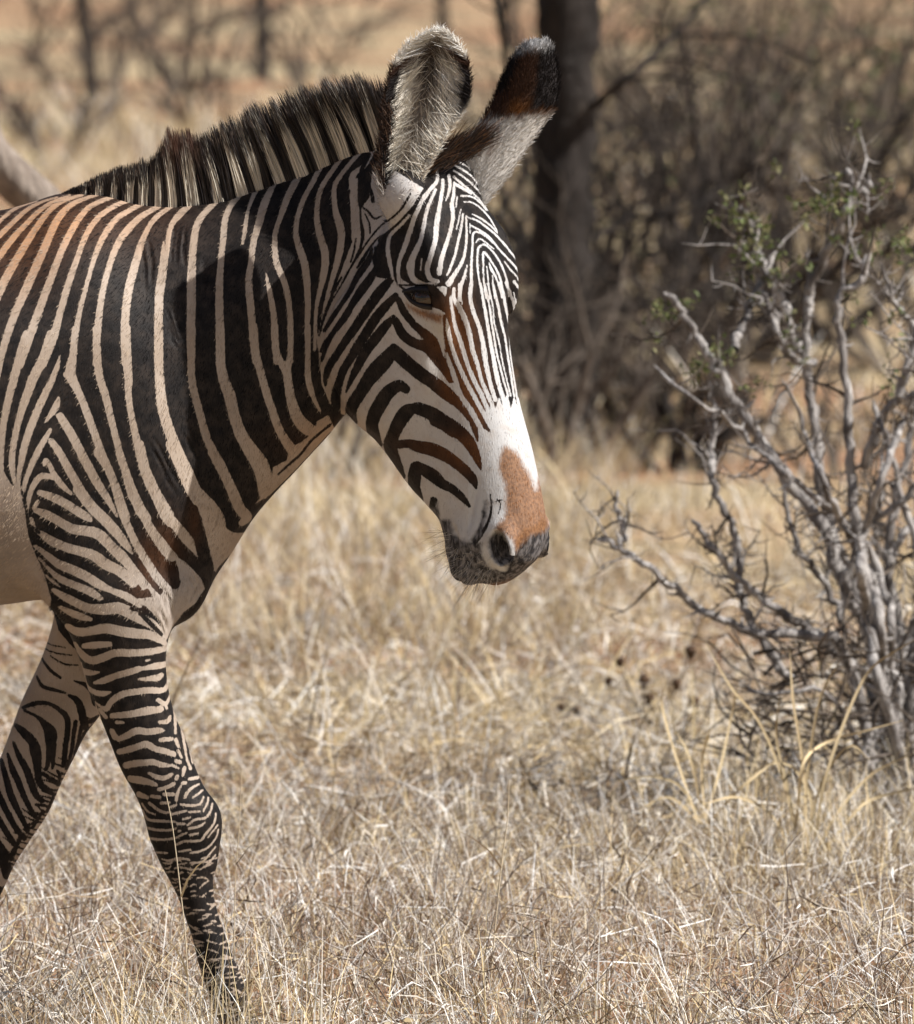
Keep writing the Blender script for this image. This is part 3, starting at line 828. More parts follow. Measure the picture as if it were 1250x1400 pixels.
def margin_ops():
    r = np.random.default_rng(8); ops = []
    for y in np.cumsum(r.uniform(18, 42, 22)) + 630:
        x = np.interp(y, [620, 780, 960, 1140, 1290], [430, 350, 275, 150, 60]); k = r.uniform(45, 130); a = np.array([[x - k, y - k * r.uniform(.35, .8), 7], [x - k * .45, y - k * .25 + r.normal(0, 5), r.uniform(10, 18)], [x + 10, y + r.uniform(-4, 14), r.uniform(9, 16)]])
        ops.append(('b', a / 4.375 + np.array([0, 900, 0])))
    return ops
def extra_ops():
    """what the hand-read table leaves out: lower leg flecks, flank and rump stripes outside the picture"""
    r = np.random.default_rng(5); ops = []
    for y in np.arange(1168, 1424, 6.5):
        for L, R in ((NL_L, NL_R), (FL_L, FL_R)):
            l, rr = L(y), R(y); x = l + r.uniform(0, 8)
            while x < rr:
                ln = r.uniform(6, 17); 
                if r.random() < 0.72:
                    yy = y + r.normal(0, 1.3); sl = r.normal(-0.1, 0.25)
                    ops.append(('w', np.array([[x, yy, 2.0], [x + ln * .5, yy + r.normal(0, 1) + sl * ln * .5, 2.9], [x + ln, yy + sl * ln, 1.6]])))
                x += ln + r.uniform(3, 7)
    for x0 in np.arange(-960, -190, 30.0):
        lean = np.interp(x0, [-900, -600, -100], [90, 20, 50]) 
        ys = np.array([250, 350, 450, 560, 660, 740, 790.]); 
        xs = x0 + lean * (1 - (ys - 250) / 540) ** 2 + 3 * np.sin(ys / 60 + x0)
        ops.append(('w', np.stack([xs, ys, np.array([8, 11, 12, 13, 14, 15, 18.])], 1)))
    s5 = np.array([[-40, 800, 13], [-30, 720, 13], [-20, 640, 12.5], [-12, 580, 12], [-4, 530, 11], [6, 490, 11], [14, 460, 11], [26, 424, 12], [40, 392, 12.5], [54, 360, 12.5], [68, 328, 12], [80, 300, 11], [92, 284, 9], [106, 270, 7]], float)
    for k in range(1, 9):
        q = s5.copy(); q[:, 0] -= 29.0 * k; q = q[q[:, 0] < -8]
        if len(q) > 2: ops.append(('w', q))
    ops.append(('W', np.array([[-950, 790.], [-700, 760], [-300, 770], [-50, 770], [-50, 900], [-950, 900]])))
    for y in np.arange(820, 1425, 11.0):
        for x0 in (-960, -880):
            ops.append(('w', np.array([[x0 - 30, y, 4.5], [x0 + 60, y + 6, 5.5], [x0 + 260, y, 4.5]])))
    return ops
# ------------------------------------------------------------------ zebra: build
PAT = parse()
PAT = extra_ops() + PAT + margin_ops()

def coat_material():
    m = bpy.data.materials.new('zebra_coat'); nt, N, L, P = nodes(m)
    def attr(n):
        a = N.new('ShaderNodeAttribute'); a.attribute_name = n; return a.outputs['Fac']
    def math_(op, a, b=None, c=None):
        n = N.new('ShaderNodeMath'); n.operation = op
        for i, q in enumerate((a, b, c)):
            if q is None: continue
            if isinstance(q, (int, float)): n.inputs[i].default_value = q
            else: L.new(q, n.inputs[i])
        return n.outputs[0]
    def sstep(v, lo, hi):
        n = N.new('ShaderNodeMapRange'); n.interpolation_type = 'SMOOTHSTEP'
        n.inputs['From Min'].default_value = lo; n.inputs['From Max'].default_value = hi; L.new(v, n.inputs['Value']); return n.outputs['Result']
    def mixc(f, a, b):
        n = N.new('ShaderNodeMix'); n.data_type = 'RGBA'
        if isinstance(f, (int, float)): n.inputs['Factor'].default_value = f
        else: L.new(f, n.inputs['Factor'])
        for s, q in (('A', a), ('B', b)):
            sock = [i for i in n.inputs if i.name == s and i.type == 'RGBA'][0]
            if isinstance(q, tuple): sock.default_value = (*q, 1)
            else: L.new(q, sock)
        return [o for o in n.outputs if o.type == 'RGBA'][0]
    tc = N.new('ShaderNodeTexCoord')
    def noise(scale, detail=3, stretch=(1, 1, 1)):
        mp = N.new('ShaderNodeMapping'); mp.inputs['Scale'].default_value = stretch; L.new(tc.outputs['Object'], mp.inputs['Vector'])
        t = N.new('ShaderNodeTexNoise'); t.inputs['Scale'].default_value = scale; t.inputs['Detail'].default_value = detail
        L.new(mp.outputs[0], t.inputs['Vector']); return t.outputs['Fac']
    hair = noise(520, 2, (1, 1, 0.22)); edge = noise(190, 2); broad = noise(9, 4); mid = noise(45, 4)
    st = math_('ADD', attr('stripe'), math_('MULTIPLY', math_('SUBTRACT', hair, 0.5), 2.6))
    st = math_('ADD', st, math_('MULTIPLY', math_('SUBTRACT', edge, 0.5), 1.4))
    k = sstep(st, -0.55, 0.75)
    dark = mixc(sstep(mid, 0.35, 0.75), (0.010, 0.0085, 0.0085), (0.030, 0.023, 0.0195))
    dark = mixc(attr('brown'), dark, mixc(mid, (0.045, 0.016, 0.006), (0.14, 0.055, 0.020)))
    white = mixc(sstep(broad, 0.3, 0.7), (0.33, 0.26, 0.205), (0.44, 0.365, 0.305))
    white = mixc(attr('pale'), white, (0.53, 0.525, 0.53))
    white = mixc(math_('MULTIPLY', sstep(mid, 0.45, 0.8), 0.35), white, (0.38, 0.29, 0.22))
    white = mixc(math_('MULTIPLY', attr('shade_grime'), math_('ADD', 0.35, math_('MULTIPLY', mid, 0.9))), white, (0.17, 0.15, 0.145))
    white = mixc(attr('dust'), white, (0.46, 0.22, 0.09))
    dark = mixc(math_('MULTIPLY', attr('dust'), 0.8), dark, (0.10, 0.042, 0.018))
    col = mixc(k, dark, white)
    skn = math_('ADD', attr('skin'), math_('MULTIPLY', math_('SUBTRACT', mid, 0.5), 14.0))
    skk = sstep(skn, -3.0, 4.0)
    skc = mixc(sstep(noise(140, 3, (1, 1, 0.4)), 0.36, 0.70), (0.024, 0.024, 0.028), (0.19, 0.18, 0.185))
    col = mixc(skk, col, skc)
    rn = math_('ADD', attr('rust'), math_('ADD', math_('MULTIPLY', math_('SUBTRACT', hair, 0.5), 9.0), math_('MULTIPLY', math_('SUBTRACT', mid, 0.5), 6.0)))
    col = mixc(math_('MULTIPLY', sstep(rn, -4.5, 6.0), 0.92), col, mixc(sstep(edge, 0.3, 0.72), (0.15, 0.068, 0.030), (0.27, 0.132, 0.06)))
    # single hairs in a middle tone
    col2 = mixc(math_('MULTIPLY', sstep(hair, 0.5, 0.8), 0.22), col, mixc(k, (0.05, 0.042, 0.038), (0.36, 0.28, 0.21)))
    L.new(col2, P.inputs['Base Color'])
    P.inputs['Roughness'].default_value = 0.58; P.inputs['Specular IOR Level'].default_value = 0.12
    b = N.new('ShaderNodeBump'); b.inputs['Strength'].default_value = 0.22; b.inputs['Distance'].default_value = 0.003
    hh = math_('ADD', hair, math_('MULTIPLY', mid, 0.25)); L.new(hh, b.inputs['Height']); L.new(b.outputs[0], P.inputs['Normal'])
    return m
M_COAT = coat_material()

def build_zebra():
    H = 7.7
    org = (-966.0, 150.0, -245.0); dim = (int(1730 / H), int(1290 / H), int(610 / H))
    xs = org[0] + H * np.arange(dim[0]); ys = org[1] + H * np.arange(dim[1]); cs = org[2] + H * np.arange(dim[2])
    F = np.empty(dim)
    yy, cc = [q.ravel() for q in np.meshgrid(ys, cs, indexing='ij')]
    step = 24
    for i in range(0, dim[0], step):
        xb = xs[i:i+step]
        X = np.repeat(xb, len(yy)); Y = np.tile(yy, len(xb)); C = np.tile(cc, len(xb))
        F[i:i+step] = solid(X, Y, C).reshape(len(xb), dim[1], dim[2])
    V, Q = surface_nets(F, org, H)
    V = project(V, 1)
    ngons = []
    cen = V[Q].mean(1)
    V, Q, ng = subdivide(V, Q, cen[:, 0] > -70); ngons += ng
    V = project(V, 2)
    cen = V[Q].mean(1)
    sel = ((cen[:, 0] > 425) & (cen[:, 1] < 800) & (cen[:, 2] > 20)) | ((cen[:, 1] > 880) & (cen[:, 0] > -40)) | ((cen[:, 0] > -20) & (cen[:, 2] > 20))
    V, Q, ng = subdivide(V, Q, sel); ngons += ng
    V = project(V, 2, True)
    # coat coordinates: the near side as drawn, the far side of the head mirrored across the face
    x, y, c = V.T; e = 1.0
    nc = solid(x, y, c + e) - solid(x, y, c - e)
    u, v, w = to_head(x, y, c)
    mir = (x > 500) & (y < 830) & (w < 0) & (nc < 0.0)
    mx, my, _ = from_head(u[mir], v[mir], -w[mir])
    px, py = x.copy(), y.copy(); px[mir] = mx; py[mir] = my
    f, sk, ru = paint(px, py, PAT)
    g = lambda cx, cy, rx, ry: np.exp(-((px - cx) / rx) ** 2 - ((py - cy) / ry) ** 2)
    brown = np.clip(1.3 * g(622, 440, 24, 42) + g(636, 500, 24, 40) + g(622, 520, 22, 28) + g(652, 540, 18, 40) + 1.1 * g(640, 610, 32, 26) + 0.5 * g(590, 600, 40, 22)
                    + 0.5 * g(232, 745, 18, 46) + 0.45 * g(205, 765, 14, 40) + 0.4 * g(268, 705, 10, 34) + 0.3 * g(190, 800, 18, 22) + 0.5 * g(590, 455, 20, 30), 0, 1) * (py < 830)
    dust = np.clip(0.62 * g(25, 335, 60, 60) + 0.45 * g(85, 300, 50, 34) + 0.38 * g(170, 300, 90, 50) + 0.25 * g(440, 600, 70, 30), 0, 1)
    shade_grime = np.clip(0.8 * g(0, 760, 62, 120) + 0.35 * g(250, 790, 50, 40) + 0.35 * g(30, 960, 60, 70), 0, 1)  # shade on belly, breast and far leg put into the colour, with grey smudges
    inhead = 1 / (1 + np.exp(-(px - 500) / 18))
    pale = np.clip(inhead * (py < 830) * (0.75 + 0.25 * (px > 640)) + 0.35 * g(250, 800, 60, 60), 0, 1)
    W = W3(x, y, c)
    root = empty('zebra', (W3(60, 1428, 0)[0], 0, 0))
    tag(root, 'zebra with narrow black and white stripes walking head down through dry grass', 'zebra')
    o0 = np.array(root.location)
    faces = [Q] + [n for n in ngons]
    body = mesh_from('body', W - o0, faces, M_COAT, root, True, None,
                     {'stripe': ('F', f), 'skin': ('F', sk), 'rust': ('F', ru), 'brown': ('F', brown), 'dust': ('F', dust), 'pale': ('F', pale), 'shade_grime': ('F', shade_grime)})
    return root, body, o0, V, f, sk, ru, brown, pale
ZEB, BODY, ZO, ZV, ZF, ZSK, ZRU, ZBR, ZPA = build_zebra()
# ------------------------------------------------------------------ zebra: eye, ears, mane, hair, hooves, tail
def surf_c(x, y, top=330.0, bottom=-60.0):
    """front surface of the body (towards the viewer) at coat position (x,y)"""
    x = np.asarray(x, float); y = np.asarray(y, float)
    lo = np.full(len(x), bottom); hit = np.zeros(len(x), bool); cur = np.full(len(x), top)
    cc = np.linspace(top, bottom, 66)
    for c in cc:
        ins = solid(x, y, np.full(len(x), c)) < 0
        new = ins & ~hit; cur[new] = c; hit |= ins
    a = cur.copy(); b = cur + (cc[0] - cc[1])
    for _ in range(8):
        m = 0.5 * (a + b); ins = solid(x, y, m) < 0
        a = np.where(ins, m, a); b = np.where(ins, b, m)
    return a, hit

def strands(name, root, dirs, length, width, col0, col1, parent, mat, bend=None, seg=3, side=None, taper=0.15):
    """thin tapering ribbons in drawing units; root (n,3), dirs (n,3) unit, bend (n,3) added as t^2"""
    n = len(root); t = np.linspace(0, 1, seg + 1)
    if bend is None: bend = np.zeros((n, 3))
    P = root[:, None] + dirs[:, None] * (t[None, :, None] * length[:, None, None]) + bend[:, None] * (t ** 2)[None, :, None]
    if side is None:
        side = np.cross(dirs, RNG.normal(size=(n, 3)) + np.array([0, 0, 1.5])); 
    side = side / np.maximum(np.linalg.norm(side, axis=1, keepdims=True), 1e-6)
    wv = (1 - (1 - taper) * t ** 1.5)
    off = side[:, None] * (width[:, None, None] * 0.5 * wv[None, :, None])
    V = np.stack([P - off, P + off], 2).reshape(-1, 3)
    k = (seg + 1) * 2
    base = (np.arange(n) * k)[:, None, None]
    q = np.array([[2*i, 2*i+1, 2*i+3, 2*i+2] for i in range(seg)])
    Fq = (base + q[None]).reshape(-1, 4)
    C = col0[:, None] * (1 - t[None, :, None]) + col1[:, None] * t[None, :, None] if col1 is not None else np.repeat(col0[:, None], seg + 1, 1)
    C = np.repeat(C.reshape(n, seg + 1, 1, -1), 2, 2).reshape(-1, C.shape[-1])
    return mesh_from(name, W3(V[:, 0], V[:, 1], V[:, 2]) - ZO, Fq, mat, parent, True, None, {'Col': ('C', np.clip(C, 0, 1))})

M_HAIR = mat_attr('zebra_hair', 0.7, 0.1, 0.1)
M_EAR = mat_attr('ear_skin', 0.8, 0.15)

# --- eye
def eye_part(sgn):
    u0, v0, w0 = 54, -49, 83 * sgn
    cx, cy, cc = from_head(u0, v0, w0); R = 17.5
    n1, n2 = 24, 48; th = np.linspace(0, math.pi, n1 + 1); ph = np.linspace(0, 2 * math.pi, n2, endpoint=False)
    nx, ny, ncc = [np.array(q) for q in from_head(0, 0, sgn)]; nrm = np.array([nx - HX, ny - HY, ncc - HC])
    up = np.array([-UX, -UY, 0.0]); rt = np.cross(up, nrm)
    pts = []; col = []
    for a in th:
        for b in ph:
            d = nrm * math.cos(a) + (up * math.cos(b) + rt * math.sin(b)) * math.sin(a)
            pts.append([cx + d[0] * R * 1.15, cy + d[1] * R * 0.9, cc + d[2] * R])
            r = a / math.pi * 180; pup = math.hypot(math.sin(a) * math.sin(b) / .42, math.sin(a) * math.cos(b) / .22) if a < 1.2 else 9
            col.append((0.004, 0.004, 0.006) if pup < 1 else ((0.05, 0.024, 0.012) if r < 46 else (0.02, 0.013, 0.011)))
    q = [[i*n2 + j, (i+1)*n2 + j, (i+1)*n2 + (j+1) % n2, i*n2 + (j+1) % n2] for i in range(n1) for j in range(n2)]
    p = np.array(pts); mt = bpy.data.materials.get('eye') or mat_attr('eye', 0.06, 0.7)
    return mesh_from('eye', W3(p[:, 0], p[:, 1], p[:, 2]) - ZO, np.array(q), mt, ZEB, True, None, {'Col': ('C', np.array(col))})
EYE = eye_part(1); eye_part(-1)

def tube_px(name, pts, rad, col, parent, mat, nseg=10, squash=1.0):
    p = spline(np.array(pts, float), 5); r = np.interp(np.linspace(0, 1, len(p)), np.linspace(0, 1, len(rad)), rad)
    tg = np.gradient(p, axis=0); tg /= np.linalg.norm(tg, axis=1, keepdims=True)
    s = np.cross(tg, np.array([0, 0, 1.0])); s /= np.linalg.norm(s, axis=1, keepdims=True); b = np.cross(tg, s)
    an = np.linspace(0, 2 * math.pi, nseg, endpoint=False)
    V = p[:, None] + r[:, None, None] * (s[:, None] * np.cos(an)[None, :, None] + squash * b[:, None] * np.sin(an)[None, :, None])
    n = len(p); q = [[i*nseg + j, i*nseg + (j+1) % nseg, (i+1)*nseg + (j+1) % nseg, (i+1)*nseg + j] for i in range(n-1) for j in range(nseg)]
    V = V.reshape(-1, 3); fs = [np.array(q), np.arange(nseg)[::-1], (n-1)*nseg + np.arange(nseg)]
    C = np.tile(np.array(col, float), (len(V), 1)) * RNG.uniform(0.8, 1.2, (len(V), 1))
    return mesh_from(name, W3(V[:, 0], V[:, 1], V[:, 2]) - ZO, fs, mat, parent, True, None, {'Col': ('C', C)})

def lid_pts(pts, lift=1.0):
    a = np.array(pts, float); c, _ = surf_c(a[:, 0], a[:, 1]); 
    c = np.maximum(c, np.median(c) - 6)
    return np.stack([a[:, 0], a[:, 1], c + lift], 1)
M_LID = mat_attr('eyelid', 0.6, 0.3)
ec = np.array(from_head(54, -49, 83)); EX, EY = ec[0], ec[1]
def lid(name, pts, rad, col):
    P = []
    for x, y in pts:                       # lids lie on a slightly larger ball round the eye
        dx, dy = (x - EX) / 1.15, (y - EY) / 0.9
        P.append([x, y, ec[2] + math.sqrt(max(19.0 ** 2 - dx * dx - dy * dy, 0))])
    return tube_px(name, P, rad, col, ZEB, M_LID)
ex, ey = EX, EY
lid('eyelid', [(ex - 34, ey - 8), (ex - 20, ey - 10), (ex, ey - 10.5), (ex + 17, ey - 8.5), (ex + 27, ey - 1)], [1.5, 4.5, 6.0, 6.0, 3], (0.016, 0.012, 0.012))
lid('eyelid', [(ex - 31, ey - 6), (ex - 20, ey + 5), (ex - 4, ey + 11), (ex + 14, ey + 11), (ex + 28, ey + 1)], [1.5, 3.0, 4.0, 4.5, 3.0], (0.020, 0.014, 0.012))

# --- ears
def ear(name, left, right, c0, c1, cup, shell, colfun, n1=64, n2=40):
    left = spline(np.array(left, float), 8); right = spline(np.array(right, float), 8)
    k = np.linspace(0, len(left) - 1, n1)
    L = np.stack([np.interp(k, np.arange(len(left)), left[:, i]) for i in (0, 1)], 1); R = np.stack([np.interp(k, np.arange(len(right)), right[:, i]) for i in (0, 1)], 1)
    t = np.linspace(-1, 1, n2); s = np.linspace(0, 1, n1)
    XY = L[:, None] * (1 - t[None, :, None]) / 2 + R[:, None] * (1 + t[None, :, None]) / 2
    prof = np.sin(np.clip(s * 1.08, 0, 1) * math.pi * 0.5 + 0.25) * np.clip((1.02 - s) * 6, 0, 1) ** 0.5
    c = (c0 + (c1 - c0) * s)[:, None] + cup * (1 - np.abs(t) ** 2.4)[None] * prof[:, None]
    A = np.concatenate([XY, c[..., None]], 2)
    B = A.copy(); B[..., 2] -= shell * (1 - np.abs(t) ** 6)[None] * np.clip((1.0 - s) * 12, 0.0, 1)[:, None]
    V = np.concatenate([A.reshape(-1, 3), B.reshape(-1, 3)]); off = n1 * n2
    q = []
    for i in range(n1 - 1):
        for j in range(n2 - 1):
            a = i * n2 + j
            q.append([a, a + 1, a + n2 + 1, a + n2]); q.append([off + a, off + a + n2, off + a + n2 + 1, off + a + 1])
    sT = np.repeat(s, n2); tT = np.tile(t, n1)
    Ca = colfun(sT, tT, A.reshape(-1, 3), True); Cb = colfun(sT, tT, B.reshape(-1, 3), False)
    o = mesh_from(name, W3(V[:, 0], V[:, 1], V[:, 2]) - ZO, np.array(q), M_EAR, ZEB, True, None, {'Col': ('C', np.concatenate([Ca, Cb]))})
    return o, A, B, s, t, colfun

def lerpc(a, b, k): return np.asarray(a)[None] * (1 - k[:, None]) + np.asarray(b)[None] * k[:, None]
def sm(v, a, b):
    q = np.clip((v - a) / (b - a), 0, 1); return q * q * (3 - 2 * q)
BLK = (0.016, 0.013, 0.013); CREAM = (0.74, 0.69, 0.61); WHT = (0.78, 0.75, 0.70); BRN = (0.055, 0.028, 0.018)
def near_col(s, t, P, inner):
    n = vnoise2(P[:, 0] / 5 + 40, P[:, 1] / 9 + 40, 4)
    if not inner:
        C = lerpc(WHT, BLK, sm(s + n * .1, 0.22, 0.3)); k = 1 - sm(P[:, 1] + 6 * n, 66, 80); return C * (1 - k[:, None]) + np.array(WHT) * k[:, None]
    C = lerpc((0.20, 0.165, 0.135), CREAM, sm(np.abs(t + .08) + n * .45, 0.25, 0.75)) * (0.65 + .6 * vnoise2(P[:, 0] / 3.5 + 4, P[:, 1] / 12 + 9, 77))[:, None]
    k = sm(np.exp(-((t + 0.05) / .25) ** 2) * np.exp(-((s - 0.62) / .16) ** 2), .2, .9); C = C * (1 - .75 * k[:, None]) + np.array((0.07, 0.06, 0.055)) * .75 * k[:, None]
    rim = sm(-t + n * .1, 0.80, 0.90); rim = np.maximum(rim, sm(t + n * .12, 0.82, 0.92) * sm(s, .38, .5)); C = C * (1 - rim[:, None]) + np.array(BLK) * rim[:, None]
    hh = P[:, 1] - DY - 26 * np.clip(np.abs(t), 0, 1) ** 2 * np.where(t < 0, 1.0, .55) + 6 * (n - .5)
    d = (1 - sm(hh, 68, 80)) * .8; C = C * (1 - d[:, None]) + np.array(BRN) * d[:, None]
    tip = 1 - sm(hh, 52, 62); C = C * (1 - tip[:, None]) + np.array(WHT) * tip[:, None]
    return C
def far_col(s, t, P, inner):
    n = vnoise2(P[:, 0] / 5 + 10, P[:, 1] / 6 + 10, 9)
    h = P[:, 1] + 0.10 * (P[:, 0] - 700) + 8 * (n - .5)
    C = lerpc(BRN, (0.56, 0.54, 0.52), sm(h, 150, 168))
    o = np.exp(-((h - 147) / 9) ** 2) * sm(P[:, 0], 685, 705); C = C * (1 - .7 * o[:, None]) + np.array((0.20, 0.085, 0.028)) * .7 * o[:, None]
    bl = sm(t + n * .2, .15, .45) * (1 - sm(h, 146, 158)) + sm(-t, .55, .8) * (1 - sm(h, 118, 130)); bl = np.clip(bl, 0, 1); C = C * (1 - bl[:, None]) + np.array(BLK) * bl[:, None]
    tp = 1 - sm(h, 66, 80); C = C * (1 - tp[:, None]) + (np.array((0.40, 0.39, 0.39))[None] * (0.3 + 1.0 * n[:, None])) * tp[:, None]
    mt = sm(n, .45, .7) * sm(h, 165, 175) * (1 - sm(h, 200, 225)) * sm(-t, -.2, .4); C = C * (1 - .7 * mt[:, None]) + np.array((0.16, 0.08, 0.05)) * .7 * mt[:, None]
    return C
DY = 3.0
nl = [(537, 268), (527, 240), (523, 215), (524, 190), (526, 165), (527, 140), (530, 115), (536, 92), (546, 71), (562, 52), (582, 40), (598, 33.5)]
nr = [(568, 268), (576, 240), (589, 215), (603, 190), (618, 165), (634, 142), (642, 117), (642, 93), (637, 72), (628, 54), (617, 42), (606, 34)]
fl = [(634, 256), (638, 212), (650, 176), (663, 152), (675, 130), (683, 110), (691, 92), (702, 72), (717, 56), (732, 49)]
fr = [(660, 276), (692, 236), (720, 194), (746, 158), (757, 140), (762, 118), (762, 95), (758, 75), (752, 58), (744, 49)]
sh = lambda P: [(x, y + DY) for x, y in P]
EARN = ear('ear', sh(nl), sh(nr), 226, 214, -34, 7, near_col)
EARF = ear('ear', sh(fl), sh(fr), 112, 100, 24, 7, far_col)

def ear_fur(E, n, length, width, lean, inner_dir, bright=1.0):
    o, A, B, s, t, cf = E
    i = RNG.integers(0, A.shape[0] - 1, n); j = RNG.integers(0, A.shape[1], n)
    P = A[i, j]; ax = A[np.minimum(i + 1, A.shape[0] - 1), j] - P; ax /= np.maximum(np.linalg.norm(ax, axis=1, keepdims=True), 1e-6)
    d = ax * lean + np.array([0, 0, 0.45]) + RNG.normal(0, 0.28, (n, 3)) + inner_dir(t[j])[:, None] * np.array([1.0, 0, 0])
    d /= np.linalg.norm(d, axis=1, keepdims=True)
    C = cf(s[i], t[j], P, True) * RNG.uniform(0.65, 1.25, (n, 1)) * bright
    L = length * RNG.uniform(0.5, 1.3, n) * (0.45 + 0.55 * np.clip((1 - s[i]) * 5, 0, 1))
    return strands('ear_hair', P, d, L, np.full(n, width), C, C * 1.1, o, M_HAIR, None, 2)
ear_fur(EARN, 4200, 13, 0.9, 0.6, lambda t: -0.9 * t, 0.95)
ear_fur(EARN, 1500, 30, 0.8, 0.75, lambda t: -1.1 * t, 1.2)
ear_fur(EARF, 5200, 9, 0.8, 1.0, lambda t: 0.35 * t)
def ear_fringe(E, n, edge, length, cols, out):
    o, A, B, s, t, cf = E; i = RNG.integers(1, A.shape[0] - 1, n); j = 0 if edge < 0 else A.shape[1] - 1
    P = A[i, j]; ax = A[i + 1, j] - A[i - 1, j]; ax /= np.maximum(np.linalg.norm(ax, axis=1, keepdims=True), 1e-6)
    d = ax * .8 + np.array([out * edge, 0, .15]) + RNG.normal(0, .25, (n, 3)); d /= np.linalg.norm(d, axis=1, keepdims=True)
    C = cf(s[i], np.full(n, float(edge)), P, True) * RNG.uniform(.6, 1.3, (n, 1))
    if cols is not None: m = RNG.random(n) < .6 * (P[:, 1] > 90); C[m] = np.array(cols) * RNG.uniform(.6, 1.5, (m.sum(), 1))
    strands('ear_fringe', P + RNG.normal(0, .8, (n, 3)), d, length * RNG.uniform(.4, 1.2, n), np.full(n, .9), C, C * 1.2, o, M_HAIR, None, 2)
def ear_back_hair():
    n = 1100; k = RNG.random(n); y = np.interp(k, [0, 1], [140, 262]) + DY; x = np.interp(k, [0, .35, .7, 1], [529, 524, 516, 522]) + RNG.normal(0, 3.5, n) + 5; c = np.full(n, 214.0) + RNG.normal(0, 5, n)
    d = np.stack([RNG.normal(-.30, .2, n), RNG.normal(-.8, .25, n), RNG.normal(.15, .2, n)], 1); d /= np.linalg.norm(d, axis=1, keepdims=True)
    C = np.where((RNG.random(n) < .3)[:, None], np.array([.16, .10, .07]), np.array([.035, .02, .014])) * RNG.uniform(.6, 1.4, (n, 1))
    m = k > .72; C[m] = np.array([.40, .36, .33]) * RNG.uniform(.5, 1.2, (m.sum(), 1))
    strands('ear_hair', np.stack([x, y, c], 1), d, RNG.uniform(8, 20, n), np.full(n, 1.0), C, C * 1.15, EARN[0], M_HAIR, None, 2)
ear_back_hair()
ear_fringe(EARN, 900, -1, 11, (.035, .02, .014), .45); ear_fringe(EARN, 700, 1, 9, None, .45); ear_fringe(EARF, 600, -1, 8, None, .5); ear_fringe(EARF, 700, 1, 9, None, .45)

